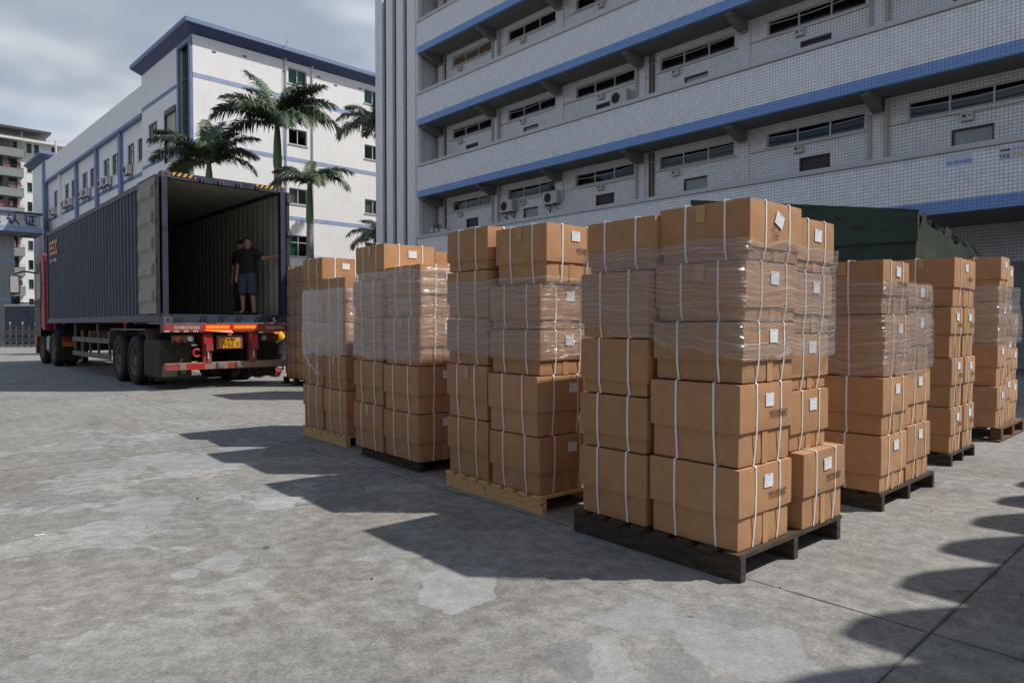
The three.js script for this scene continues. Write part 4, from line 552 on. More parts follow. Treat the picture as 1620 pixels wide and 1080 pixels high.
{
  const o = root('truck_tractor', [TG[0], 0, TG[1]], TA, 'red truck tractor in front of the container, its mirror sticking out', 'truck');
  const cabRed = phy({ color: lin(0.30, 0.010, 0.015), roughness: 0.45, side: THREE.DoubleSide });
  const s = new THREE.Shape(); s.moveTo(-12.25, 1.15); s.lineTo(-12.25, 3.3); s.quadraticCurveTo(-12.25, 3.5, -12.5, 3.52); s.lineTo(-13.0, 3.45); s.quadraticCurveTo(-13.5, 3.3, -13.7, 2.9); s.lineTo(-13.95, 2.1); s.lineTo(-14.0, 0.7); s.lineTo(-13.75, 0.6); s.lineTo(-13.7, 0.9); s.quadraticCurveTo(-13.2, 1.5, -12.55, 1.15); s.closePath();
  const g = new THREE.ExtrudeGeometry(s, { depth: CW - 0.1, bevelEnabled: true, bevelSize: 0.05, bevelThickness: 0.05, bevelSegments: 3 }); frameX(g, CW - 0.1); const cab = add('cab', g, cabRed, o);
  add('side_window', cat([bx(-0.055, -0.049, 2.15, 2.95, -13.55, -12.8)]), M.cabGlass, cab); add('door_seam', cat([bx(-0.054, -0.0495, 1.3, 3.2, -12.72, -12.69), bx(-0.054, -0.0495, 2.08, 2.1, -13.85, -12.3), bx(-0.054, -0.0495, 2.6, 2.66, -12.6, -12.27)]), M.blackMetal, cab); add('door_handle', rb(-0.09, -0.05, 1.85, 1.9, -13.0, -12.78, 0.015), M.blackMetal, cab);
  add('side_dark_panel', cat([bx(-0.066, -0.0555, 0.9, 2.1, -13.9, -12.75), bx(-0.066, -0.0555, 3.0, 3.3, -13.5, -12.7), bx(-0.066, -0.0555, 2.1, 3.0, -12.78, -12.6)]), M.blackMetal, cab);  // black panels added over the red cab side to darken it
  add('step_board', cat([rb(-0.04, 0.35, 0.32, 0.62, -13.98, -13.75, 0.04), rb(-0.04, 0.35, 0.7, 1.0, -13.98, -13.75, 0.04)]), M.blackMetal, o); add('windscreen', bx(0.2, CW - 0.3, 2.2, 2.85, -13.92, -13.84), M.cabGlass, cab);
  const mir = add('wing_mirror', cat([rb(-0.72, -0.42, 2.3, 2.95, -14.2, -14.05, 0.05), rb(-0.68, -0.44, 1.98, 2.26, -14.2, -14.05, 0.05), tube([[-0.02, 3.0, -13.65], [-0.35, 3.06, -13.95], [-0.57, 2.98, -14.13]], 0.03), tube([[-0.02, 2.05, -13.9], [-0.3, 2.0, -14.05], [-0.55, 2.05, -14.13]], 0.025)]), M.blackMetal, o); add('mirror_glass', cat([bx(-0.7, -0.45, 2.36, 2.9, -14.049, -14.045)]), M.alu, mir);
  add('frame_rail', cat([bx(0.75, 0.87, 0.75, 1.02, -13.6, -9.6), bx(1.57, 1.69, 0.75, 1.02, -13.6, -9.6)]), M.blackMetal, o);
  for (const [z, dual] of [[-11.1, true], [-13.05, false]]) { wheel(o, 0.14, z, false, dual); wheel(o, CW - 0.14, z, true, dual); add('axle', cyl(0.07, 0.07, [0.3, 0.52, z], [CW - 0.3, 0.52, z], 12), M.blackMetal, o); }
  add('fender', cat([0.0, CW - 0.62].flatMap((x) => [grid(12, 2, (a, b) => { const t = -0.1 + a * (Math.PI + 0.2); return [x + 0.62 * b, 0.52 + 0.62 * Math.sin(t), -11.1 + 0.62 * Math.cos(t)]; })])), std({ color: lin(0.03, 0.03, 0.03), side: THREE.DoubleSide, roughness: 0.7 }), o);
  add('rear_flap', bx(0.02, 0.62, 0.2, 1.0, -10.42, -10.4), M.rubber, o); const tl = add('tail_light', rb(0.12, 0.48, 0.62, 0.9, -10.4, -10.34, 0.02), std({ color: lin(0.3, 0.03, 0.01), roughness: 0.3 }), o); add('lens', bx(0.14, 0.46, 0.62, 0.75, -10.339, -10.334), std({ color: lin(0.5, 0.16, 0.02), roughness: 0.3 }), tl);
  add('fuel_tank', rb(0.02, 0.62, 0.38, 0.95, -12.45, -11.75, 0.12), M.steel, o); add('rear_lamp', rb(0.0, 0.1, 3.3, 3.5, -12.26, -12.18, 0.03), std({ color: lin(0.5, 0.06, 0.07), roughness: 0.3 }), o);
  add('exhaust_stack', cyl(0.07, 0.07, [0.5, 1.1, -12.15], [0.5, 3.0, -12.15], 12), M.steel, o);
}

// ───────── people ─────────
// smooth-joined tapered bones meshed on a grid with surface nets
function netMesh(f, lo, hi, cell) {
  const n = [0, 1, 2].map((k) => Math.ceil((hi[k] - lo[k]) / cell) + 1), [nx, ny, nz] = n, F = new Float32Array(nx * ny * nz), id = new Int32Array(nx * ny * nz).fill(-1), at = (i, j, k) => i + nx * (j + ny * k);
  const B = 6, R = B * cell * 0.9 + 0.012;   // blocks of cells far from the surface take the value at their middle
  for (let K = 0; K < nz; K += B) for (let J = 0; J < ny; J += B) for (let I2 = 0; I2 < nx; I2 += B) {
    const m = f(lo[0] + (I2 + B / 2) * cell, lo[1] + (J + B / 2) * cell, lo[2] + (K + B / 2) * cell), far = Math.abs(m) > R;
    for (let k = K; k < Math.min(nz, K + B); k++) for (let j = J; j < Math.min(ny, J + B); j++) for (let i = I2; i < Math.min(nx, I2 + B); i++) F[at(i, j, k)] = far ? m : f(lo[0] + i * cell, lo[1] + j * cell, lo[2] + k * cell);
  }
  const P = [], I = [];
  for (let k = 0; k < nz - 1; k++) for (let j = 0; j < ny - 1; j++) for (let i = 0; i < nx - 1; i++) {
    let c = 0, sx = 0, sy = 0, sz = 0; const v = (a, b, d) => F[at(i + a, j + b, k + d)];
    for (const [a, b] of NETE) { const p = v(...a), q = v(...b); if ((p < 0) !== (q < 0)) { const t = p / (p - q); sx += a[0] + t * (b[0] - a[0]); sy += a[1] + t * (b[1] - a[1]); sz += a[2] + t * (b[2] - a[2]); c++; } }
    if (c) { id[at(i, j, k)] = P.length / 3; P.push(lo[0] + (i + sx / c) * cell, lo[1] + (j + sy / c) * cell, lo[2] + (k + sz / c) * cell); }
  }
  const quad = (a, b, c, d, flip) => { if (flip) I.push(a, c, b, a, d, c); else I.push(a, b, c, a, c, d); };
  for (let k = 1; k < nz - 1; k++) for (let j = 1; j < ny - 1; j++) for (let i = 1; i < nx - 1; i++) {
    const s = F[at(i, j, k)] < 0;
    if (s !== F[at(i + 1, j, k)] < 0) quad(id[at(i, j - 1, k - 1)], id[at(i, j, k - 1)], id[at(i, j, k)], id[at(i, j - 1, k)], !s);
    if (s !== F[at(i, j + 1, k)] < 0) quad(id[at(i - 1, j, k - 1)], id[at(i - 1, j, k)], id[at(i, j, k)], id[at(i, j, k - 1)], !s);
    if (s !== F[at(i, j, k + 1)] < 0) quad(id[at(i - 1, j - 1, k)], id[at(i, j - 1, k)], id[at(i, j, k)], id[at(i - 1, j, k)], !s);
  }
  const g = new THREE.BufferGeometry(); g.setAttribute('position', new THREE.Float32BufferAttribute(P, 3)); g.setIndex(I); g.computeVertexNormals(); return g;
}
const NETE = []; for (let a = 0; a < 8; a++) for (const b of [1, 2, 4]) if (!(a & b)) NETE.push([[a & 1, (a >> 1) & 1, (a >> 2) & 1], [(a | b) & 1, ((a | b) >> 1) & 1, ((a | b) >> 2) & 1]]);
const smin = (a, b, k) => { const h = Math.max(k - Math.abs(a - b), 0) / k; return Math.min(a, b) - h * h * k * 0.25; };
function cone(p, a, ra, b, rb_) { const bx_ = b[0] - a[0], by = b[1] - a[1], bz = b[2] - a[2], L = bx_ * bx_ + by * by + bz * bz, px = p[0] - a[0], py = p[1] - a[1], pz = p[2] - a[2], t = clamp((px * bx_ + py * by + pz * bz) / L); const dx = px - t * bx_, dy = py - t * by, dz = pz - t * bz; return Math.sqrt(dx * dx + dy * dy + dz * dz) - (ra + t * (rb_ - ra)); }
const ell = (p, c, r) => { const x = (p[0] - c[0]) / r[0], y = (p[1] - c[1]) / r[1], z = (p[2] - c[2]) / r[2], k = Math.sqrt(x * x + y * y + z * z); return (k - 1) * Math.min(...r); };
// J: joints in local space, +z is the way the person faces; one continuous body with hands and face, clothes as children
function person(pos, deg, J, look, label) {
  const o = root('person', pos, deg, label, 'person'); const sc = look.scale ?? 1; o.scale.setScalar(sc);
  const h = J.head, f = J.face, yaw = Math.atan2(f[0], f[2]), cy = Math.cos(yaw), sy = Math.sin(yaw), HP = (x, y, z) => [h[0] + x * cy + z * sy, h[1] + y, h[2] - x * sy + z * cy];
  const toHead = (p) => { const x = p[0] - h[0], z = p[2] - h[2]; return [x * cy - z * sy, p[1] - h[1], x * sy + z * cy]; };
  const hands = []; for (const s of ['L', 'R']) { const w = J['wrist' + s], e = J['elbow' + s], d = [0, 1, 2].map((k) => w[k] - e[k]), L = Math.hypot(...d), n = d.map((q) => q / L), up = J['palm' + s] ?? [0, 0, 1]; const sd = [n[1] * up[2] - n[2] * up[1], n[2] * up[0] - n[0] * up[2], n[0] * up[1] - n[1] * up[0]], sl = Math.hypot(...sd) || 1, S = sd.map((q) => q / sl); const q = (a, b, c) => [0, 1, 2].map((k) => w[k] + n[k] * a + S[k] * b + up[k] * c); hands.push([w, q(0.085, 0, 0), 0.03, 0.034]); [[-0.03, 0.075], [-0.01, 0.088], [0.01, 0.082], [0.03, 0.065]].forEach(([b, l]) => { hands.push([q(0.085, b, 0), q(0.085 + l * 0.55, b * 1.1, 0.006), 0.0115, 0.0105]); hands.push([q(0.085 + l * 0.55, b * 1.1, 0.006), q(0.085 + l, b * 1.1, 0.028), 0.0105, 0.009]); }); hands.push([q(0.025, -0.03, 0), q(0.075, -0.062, 0.02), 0.014, 0.011]); hands.push([q(0.075, -0.062, 0.02), q(0.1, -0.055, 0.035), 0.011, 0.0095]); }
  const torso = (p, g) => { let d = ell(p, J.chest, [0.175 + g, 0.2 + g, 0.115 + g]); d = smin(d, ell(p, J.belly, [0.165 + g, 0.17 + g, 0.12 + g]), 0.08); d = smin(d, ell(p, J.pelvis, [0.17 + g, 0.13 + g, 0.118 + g]), 0.08); d = smin(d, cone(p, J.shoulderL, 0.07 + g, J.shoulderR, 0.07 + g), 0.07); return d; };
  const arm = (p, s, g, cut) => { const a = J['shoulder' + s], b = J['elbow' + s]; if (cut) { const m = a.map((q, k) => q + (b[k] - q) * cut); return cone(p, a, 0.062 + g, m, 0.064 + g); } return smin(cone(p, a, 0.056 + g, b, 0.041 + g), cone(p, b, 0.042 + g, J['wrist' + s], 0.026 + g), 0.03); };
  const leg = (p, s, g, cut) => { const a = J['hip' + s], b = J['knee' + s], c = J['ankle' + s]; if (cut) { const m = a.map((q, k) => q + (b[k] - q) * cut); return cone(p, a, 0.095 + g, m, 0.083 + g); } return smin(cone(p, a, 0.088 + g, b, 0.056 + g), cone(p, b, 0.057 + g, c, 0.037 + g), 0.03); };
  const head = (p) => { const q = toHead(p); let d = ell(q, [0, 0.02, -0.012], [0.077, 0.105, 0.097]); d = smin(d, ell(q, [0, -0.06, 0.03], [0.055, 0.062, 0.058]), 0.04); d = smin(d, cone(q, [0, 0.0, 0.085], 0.012, [0, -0.032, 0.104], 0.016), 0.014); for (const s of [-1, 1]) { d = smin(d, ell(q, [s * 0.08, -0.01, -0.005], [0.013, 0.032, 0.02]), 0.01); d = Math.max(d, -(ell(q, [s * 0.031, 0.008, 0.094], [0.018, 0.011, 0.012]))); } d = smin(d, ell(q, [0, -0.066, 0.083], [0.026, 0.008, 0.009]), 0.008); return d; };
  const all = [...Object.values(J).filter((q) => q.length === 3)]; const lo = [0, 1, 2].map((k) => Math.min(...all.map((q) => q[k])) - 0.26), hi = [0, 1, 2].map((k) => Math.max(...all.map((q) => q[k])) + 0.26); lo[1] = -0.03;
  const body = (x, y, z) => { const p = [x, y, z]; let d = torso(p, -0.012); for (const s of ['L', 'R']) { d = smin(d, arm(p, s, 0), 0.04); d = smin(d, leg(p, s, 0), 0.05); } d = smin(d, cone(p, J.neck, 0.056, [h[0], h[1] - 0.04, h[2] - 0.01], 0.05), 0.04); d = smin(d, head(p), 0.02); let hd = 1; const nearHand = Math.hypot(x - J.wristL[0], y - J.wristL[1], z - J.wristL[2]) < 0.3 || Math.hypot(x - J.wristR[0], y - J.wristR[1], z - J.wristR[2]) < 0.3; if (nearHand) for (const q of hands) { const e = cone(p, q[0], q[2], q[1], q[3]); hd = smin(hd, e, 0.006); } d = smin(d, hd, 0.012); for (const s of ['L', 'R']) { const a = J['ankle' + s]; d = smin(d, cone(p, a, 0.036, [a[0] + J['toe' + s][0], 0.035, a[2] + J['toe' + s][1]], 0.03), 0.02); } return d; };
  add('body', netMesh(body, lo, hi, look.cell ?? 0.0115), look.skin, o);
  const shirt = (x, y, z) => { const p = [x, y, z]; let d = torso(p, 0.008 + 0.006 * noise(x * 14, y * 9 + z * 9)); for (const s of ['L', 'R']) d = smin(d, arm(p, s, 0.012, look.sleeve ?? 0.62), 0.05); d = Math.max(d, (J.pelvis[1] - (look.hem ?? 0.06)) - y); d = Math.max(d, y - (J.neck[1] + 0.005 + Math.abs(x - J.neck[0]) * 0.3)); return d; };
  add('shirt', netMesh(shirt, lo, hi, 0.016), look.shirt, o);
  const shorts = (x, y, z) => { const p = [x, y, z]; let d = ell(p, J.pelvis, [0.183, 0.15, 0.132]); for (const s of ['L', 'R']) d = smin(d, leg(p, s, 0.018 + 0.006 * noise(x * 12 + 5, y * 10), look.leg ?? 0.9), 0.03); if ((look.leg ?? 0.9) > 0.99) for (const s of ['L', 'R']) d = smin(d, cone(p, J['knee' + s], 0.078, [J['ankle' + s][0], J['ankle' + s][1] + 0.03, J['ankle' + s][2]], 0.062), 0.04); d = Math.max(d, y - (J.pelvis[1] + 0.09)); return d; };
  add('trousers', netMesh(shorts, lo, hi, 0.016), look.trousers, o);
  for (const s of ['L', 'R']) { const a = J['ankle' + s], t = J['toe' + s]; add('shoe', netMesh((x, y, z) => { const p = [x, y, z]; let d = smin(cone(p, [a[0] - t[0] * 0.25, 0.04, a[2] - t[1] * 0.25], 0.045, [a[0] + t[0], 0.032, a[2] + t[1]], 0.042), cone(p, [a[0], 0.05, a[2]], 0.05, [a[0], 0.085, a[2]], 0.046), 0.03); return Math.max(d, -y); }, [a[0] - 0.22, -0.02, a[2] - 0.22], [a[0] + 0.22, 0.16, a[2] + 0.28], 0.012), look.shoe, o); }
  const hair = (x, y, z) => { const q = toHead([x, y, z]); let d = ell(q, [0, 0.026, -0.018], [0.083 + look.hairThick, 0.107 + look.hairThick, 0.1 + look.hairThick]); d += 0.004 * noise(x * 90, z * 90 + y * 60); d = Math.max(d, -(q[1] - (look.hairLine + 0.55 * Math.max(0, q[2] + 0.02)))); return d; };
  add('hair', netMesh(hair, [h[0] - 0.16, h[1] - 0.16, h[2] - 0.16], [h[0] + 0.16, h[1] + 0.17, h[2] + 0.16], 0.008), look.hair, o);
  const eye = []; for (const s of [-1, 1]) eye.push(new THREE.SphereGeometry(0.011, 10, 8).translate(...HP(s * 0.031, 0.006, 0.079))); add('eyes', cat(eye), std({ color: lin(0.05, 0.04, 0.035), roughness: 0.2 }), o);
  add('eyebrows', cat([-1, 1].map((s) => cyl(0.004, 0.004, HP(s * 0.016, 0.026, 0.087), HP(s * 0.046, 0.028, 0.077), 6))), look.hair, o); add('lips', cat([cyl(0.005, 0.005, HP(-0.02, -0.062, 0.089), HP(0.02, -0.062, 0.089), 6)]), std({ color: lin(0.26, 0.09, 0.075) }), o);
  return o;
}
const skin = std({ color: lin(0.42, 0.235, 0.155), roughness: 0.55 }), blackHair = std({ color: lin(0.012, 0.011, 0.010), roughness: 0.6 });
const denim = std({ color: lin(0.06, 0.095, 0.17), roughness: 0.85, map: rep(grimeTex, 3) }), blackCloth = std({ color: lin(0.012, 0.012, 0.014), roughness: 0.85 }), blackShoe = std({ color: lin(0.01, 0.01, 0.01), roughness: 0.6 });
const stand = { pelvis: [0, 0.93, 0], belly: [0, 1.06, 0.01], chest: [0, 1.25, 0], neck: [0, 1.44, -0.01], head: [0.02, 1.575, 0.03], face: [0.55, 0, 0.83], shoulderL: [0.165, 1.38, 0], shoulderR: [-0.165, 1.38, 0], hipL: [0.085, 0.9, 0], hipR: [-0.085, 0.9, 0], kneeL: [0.13, 0.49, 0.03], kneeR: [-0.11, 0.49, 0.02], ankleL: [0.15, 0.09, 0], ankleR: [-0.12, 0.09, 0], toeL: [0.06, 0.14], toeR: [-0.05, 0.14], elbowL: [0.42, 1.24, 0.06], wristL: [0.65, 1.27, 0.1], palmL: [0, 0, -1], elbowR: [-0.24, 1.12, -0.02], wristR: [-0.235, 0.87, 0.05], palmR: [1, 0, 0] };
person([-5.80, 1.475, -15.0], -10, stand, { skin, shirt: blackCloth, trousers: denim, shoe: blackShoe, hair: blackHair, hairThick: 0.0, hairLine: 0.035, leg: 0.92, sleeve: 0.66, hem: 0.04 }, 'man in black shirt and denim shorts standing inside the container, one hand on its side');
person([-6.16, 1.475, -15.6], -20, { ...stand, head: [-0.02, 1.58, 0.02], face: [0.1, 0, 1], elbowL: [0.22, 1.12, -0.02], wristL: [0.23, 0.86, 0.04], palmL: [-1, 0, 0] }, { skin, shirt: blackCloth, trousers: std({ color: lin(0.02, 0.02, 0.025), roughness: 0.85 }), shoe: blackShoe, hair: blackHair, hairThick: 0.012, hairLine: 0.01, leg: 1, sleeve: 0.6, cell: 0.016 }, 'second person in dark clothes mostly hidden behind the man in the container');
person([-6.62, 0, -19.3], -35, { ...stand, pelvis: [0, 0.86, -0.1], belly: [0, 0.97, 0.0], chest: [0, 1.12, 0.12], neck: [0, 1.25, 0.25], head: [0, 1.36, 0.33], face: [-0.3, 0, 0.95], shoulderL: [0.165, 1.21, 0.2], shoulderR: [-0.165, 1.21, 0.2], hipL: [0.085, 0.83, -0.1], hipR: [-0.085, 0.83, -0.1], kneeL: [0.12, 0.47, 0.02], kneeR: [-0.11, 0.47, 0.02], elbowL: [0.22, 0.95, 0.3], wristL: [0.12, 0.78, 0.45], palmL: [0, -1, 0], elbowR: [-0.24, 0.95, 0.28], wristR: [-0.2, 0.74, 0.42], palmR: [0, -1, 0] }, { skin, shirt: std({ color: lin(0.82, 0.36, 0.012), roughness: 0.8 }), trousers: std({ color: lin(0.018, 0.022, 0.045), roughness: 0.9, map: rep(grimeTex, 4) }), shoe: blackShoe, hair: blackHair, hairThick: 0.012, hairLine: 0.01, leg: 1, sleeve: 0.95, hem: 0.12, cell: 0.016 }, 'person in an orange-yellow shirt bending down behind the trailer');

// red hand pallet truck on the ground behind the trailer
{
  const o = root('pallet_jack', [-6.35, 0, -17.6], 25, 'red hand pallet truck standing behind the trailer bumper', 'pallet jack');
  const red = std({ color: lin(0.42, 0.04, 0.025), map: rep(grimeTex, 1), roughness: 0.45 });
  for (const x of [-0.27, 0.11]) add('fork', cat([rb(x, x + 0.16, 0.1, 0.16, -0.1, 1.15, 0.02), rb(x + 0.03, x + 0.13, 0.02, 0.1, 0.95, 1.1, 0.03)]), red, o);
  add('pump_body', cat([rb(-0.2, 0.2, 0.14, 0.5, -0.25, -0.1, 0.03), cyl(0.06, 0.05, [0, 0.1, -0.2], [0, 0.6, -0.2], 14)]), red, o);
  add('steer_wheel', cat([-0.06, 0.02].map((x) => cyl(0.09, 0.09, [x, 0.09, -0.2], [x + 0.04, 0.09, -0.2], 18))), M.acWhite, o);
  add('handle', cat([beam([-0.03, 0.5, -0.24], [-0.06, 1.0, -0.62], 0.03, 0.03), beam([0.03, 0.5, -0.24], [0.06, 1.0, -0.62], 0.03, 0.03), new THREE.TorusGeometry(0.1, 0.014, 8, 20).translate(0, 1.1, -0.7)]), std({ color: lin(0.06, 0.01, 0.01), roughness: 0.5 }), o);
}

// ───────── green tarpaulin canopy between the stacks and the building ─────────
{
  const o = root('tarpaulin_canopy', [6.54, 0, -11.0], 42.5, 'dark green tarpaulin canopy with gathered grey-green folds behind the right row', 'canopy');
  // front curtain runs along local -z, folds run along local +x
  add('front_curtain', grid(60, 24, (a, b) => { const s = a * 4.2, top = 3.11 + 0.17 * s, y = mix(0.15, top, b); return [0.03 * noise(s * 1.2, y * 1.6) + 0.02 * noise(s * 4 + y * 2.0, 3) + 0.04 * Math.sin(b * Math.PI) * noise(s * 0.7 + y * 0.5, 7), y, -s]; }), M.tarp, o);
  const hang = add('valance', grid(60, 8, (a, b) => { const s = a * 4.2, top = 3.12 + 0.17 * s, y = mix(2.62 + 0.02 * s, top, b); return [-0.05 + 0.025 * noise(s * 1.0, y * 2.2) + 0.015 * noise(s * 3.1 + y * 3, 8), y, -s]; }), M.tarp, o);
  add('gathered_folds', grid(220, 30, (a, b) => { const s = a * 3.4, k = s / 0.62, ph = k - Math.floor(k), crest = 1 - 0.24 * Math.sin(ph * Math.PI) ** 0.9, topY = 3.1 - 0.1 * s, y = mix(0.3, topY * (0.62 + 0.38 * crest), b), sw = Math.sin(ph * Math.PI), pull = smooth(0, 1, b); return [s + 0.05 * Math.sin(b * 7 + k) * sw, y, 0.03 + 0.26 * sw * (1 - 0.55 * pull) + 0.07 * noise(s * 5, y * 1.4) + 0.03 * noise(s * 13, y * 3)]; }), M.tarpGrey, o);
  add('roof_sheet', grid(80, 20, (a, b) => { const s = a * 3.4, t = b * 4.2, ph = s / 0.62 - Math.floor(s / 0.62), f = 3.1 - 0.1 * s + 0.17 * t - 0.2 * Math.sin(ph * Math.PI); return [s, f, -t]; }), M.tarp, o);
  for (const s of [0, 0.62, 1.24, 1.86, 2.48, 3.1]) add('frame_hoop', cat([cyl(0.025, 0.025, [s, 0, -0.02], [s, 3.08 - 0.1 * s, -0.02], 8), cyl(0.025, 0.025, [s, 3.06 - 0.1 * s, -0.02], [s, 3.72 - 0.1 * s, -4.1], 8)]), M.steel, o);
}
// the same kind of canopy, drawn together, beyond the right edge of the picture: its arched folds throw the scalloped shadow
{
  const H = 3.2, k = H * 1.416 / 1.907, o = root('tarpaulin_canopy', [0.845 + k, 0, -2.178 - 0.06], 44.5, 'drawn-together green tarpaulin canopy beyond the right edge of the view', 'canopy');
  const P = 0.735, n = 8;
  const prof = (s) => { const q = s / P + 0.42, ph = q - Math.floor(q); return H - 0.95 * Math.pow(Math.abs(2 * ph - 1), 3.0); };
  add('roof_sheet', grid(n * 24, 8, (a, b) => { const s = P * 0.08 - P * 0.5 + a * P * n, t = b * 4.6; return [s, prof(s) + 0.02 * b, t]; }), M.tarp, o);
  add('front_curtain', grid(n * 24, 8, (a, b) => { const s = P * 0.08 - P * 0.5 + a * P * n, q = s / P + 0.42, ph = q - Math.floor(q); return [s, mix(2.0, prof(s), b), -0.04 * (1 - b) * Math.sin(ph * 6.28)]; }), M.tarp, o);
  for (let j = 0; j < n; j += 1) add('frame_hoop', cat([cyl(0.025, 0.025, [j * P + 0.06, 0, 4.5], [j * P + 0.06, H - 0.08, 4.5], 8), cyl(0.025, 0.025, [j * P + 0.06, H - 0.06, 0.05], [j * P + 0.06, H - 0.06, 4.5], 8)]), M.steel, o);
}

// ───────── unseen trees added behind and left of the viewpoint to darken the stacks ─────────
{
  const r = rng(808), leafM = [[0.04, 0.075, 0.028], [0.032, 0.06, 0.022]].map((c) => std({ color: lin(...c), roughness: 0.65, side: THREE.DoubleSide })), bark = std({ color: lin(0.11, 0.085, 0.065), map: rep(grimeTex, 1), bumpMap: rep(fineBump, 1.5), bumpScale: 0.02, roughness: 0.95 });
  const crown = (seed) => { const q = rng(seed), P = []; for (let c = 0; c < 46; c++) { const a = q() * 6.283, e = Math.acos(1 - 1.6 * q()), R = 0.55 + 0.45 * Math.cbrt(q()), cx = 2.3 * R * Math.sin(e) * Math.cos(a), cy = 4.9 + 2.6 * R * Math.cos(e), cz = 2.3 * R * Math.sin(e) * Math.sin(a); for (let k = 0; k < 95; k++) { const d = new THREE.Vector3(q() - 0.5, q() - 0.5, q() - 0.5).normalize().multiplyScalar(0.85 * Math.cbrt(q())), n = new THREE.Vector3(q() - 0.5, q() + 0.1, q() - 0.5).normalize(), t = new THREE.Vector3(q() - 0.5, q() - 0.5, q() - 0.5).cross(n).normalize(), b = n.clone().cross(t), o = new THREE.Vector3(cx, cy, cz).add(d), s = 0.15 + 0.08 * q(); const A = o.clone().addScaledVector(t, -s), B = o.clone().addScaledVector(b, s * 0.5), C = o.clone().addScaledVector(t, s), D = o.clone().addScaledVector(b, -s * 0.5); for (const v of [A, B, C, A, C, D]) P.push(v.x, v.y, v.z); } } const g = new THREE.BufferGeometry(); g.setAttribute('position', new THREE.Float32BufferAttribute(P, 3)); g.computeVertexNormals(); return g; };
  const crowns = [crown(1), crown(2)], limbs = cat([cyl(0.2, 0.13, [0, 0, 0], [0.1, 3.2, 0.05], 12), cyl(0.12, 0.05, [0.1, 3.1, 0.05], [1.2, 5.4, 0.5], 8), cyl(0.12, 0.05, [0.1, 3.1, 0.05], [-1.0, 5.6, 0.6], 8), cyl(0.12, 0.04, [0.1, 3.1, 0.05], [0.2, 6.3, -0.8], 8), cyl(0.1, 0.04, [0.1, 2.7, 0.05], [-0.6, 4.6, -1.2], 8)]);
  [[-7.4, -3.0, 'leftmost ahead'], [-5.9, 1.0, 'level with the viewpoint'], [-5.2, 4.6, 'behind on the left'], [-1.6, 6.0, 'straight behind'], [2.2, 7.6, 'behind on the right'], [-11.0, -6.4, 'farthest ahead'], [-9.6, 1.2, 'in the second line'], [-8.6, 5.6, 'at the back corner']].forEach(([x, z, s], n) => { const o = root('added_tree', [x, 0, z], r() * 360, `unseen broad-leaved tree added to block sky light, ${s}`, 'tree', 'unseen trees added to block sky light'); add('trunk', limbs, bark, o); add('crown', crowns[n % 2], leafM[n % 2], o); o.scale.setScalar(1.12 + 0.15 * r()); });
}
// ───────── pallets, strapped cartons and stretch film ─────────
// box whose edges are slightly soft and whose faces are not quite flat
const shellCache = new Map();
function shell(w, h, d, variant) {
  const key = [w, h, d, variant].map((q) => q.toFixed(3)).join(); if (shellCache.has(key)) return shellCache.get(key);
  const g = new THREE.BoxGeometry(w, h, d, 10, 6, 10), p = g.attributes.position, uv = g.attributes.uv, nrm = g.attributes.normal, R = 0.005, ox = variant * 0.37, oy = variant * 0.71;
  for (let i = 0; i < p.count; i++) {
    let x = p.getX(i), y = p.getY(i), z = p.getZ(i); const nx = nrm.getX(i), ny = nrm.getY(i), nz = nrm.getZ(i);
    // uv in metres
    const a = Math.abs(nx) > 0.5 ? z : x, b = Math.abs(ny) > 0.5 ? z : y; uv.setXY(i, a + ox, b + oy);
    const ex = 1 - Math.abs(x) / (w / 2), ey = 1 - Math.abs(y) / (h / 2), ez = 1 - Math.abs(z) / (d / 2);
    const bow = (q, r) => Math.min(1, q * 3) * Math.min(1, r * 3);
    const n = noise(x * 4 + variant * 7.1 + nx * 3, y * 5 + z * 4 + variant * 3.3 + nz * 5);
    if (Math.abs(nx) > 0.5) x += nx * (0.003 * n + 0.0015) * bow(ey, ez); if (Math.abs(nz) > 0.5) z += nz * (0.003 * n + 0.0015) * bow(ex, ey); if (Math.abs(ny) > 0.5) y += ny * (0.003 * n) * bow(ex, ez);
    const lo = [ex < 1e-4, ey < 1e-4, ez < 1e-4].filter(Boolean).length; if (lo > 1) { const s = lo === 3 ? 0.6 : 0.42; if (ex < 1e-4) x -= Math.sign(x) * R * s; if (ey < 1e-4) y -= Math.sign(y) * R * s; if (ez < 1e-4) z -= Math.sign(z) * R * s; }
    p.setXYZ(i, x, y, z);
  }
  const c = g.clone(); c.deleteAttribute('normal'); g.computeVertexNormals(); g.translate(0, h / 2, 0); shellCache.set(key, g); return g;
}
const strapCache = new Map();
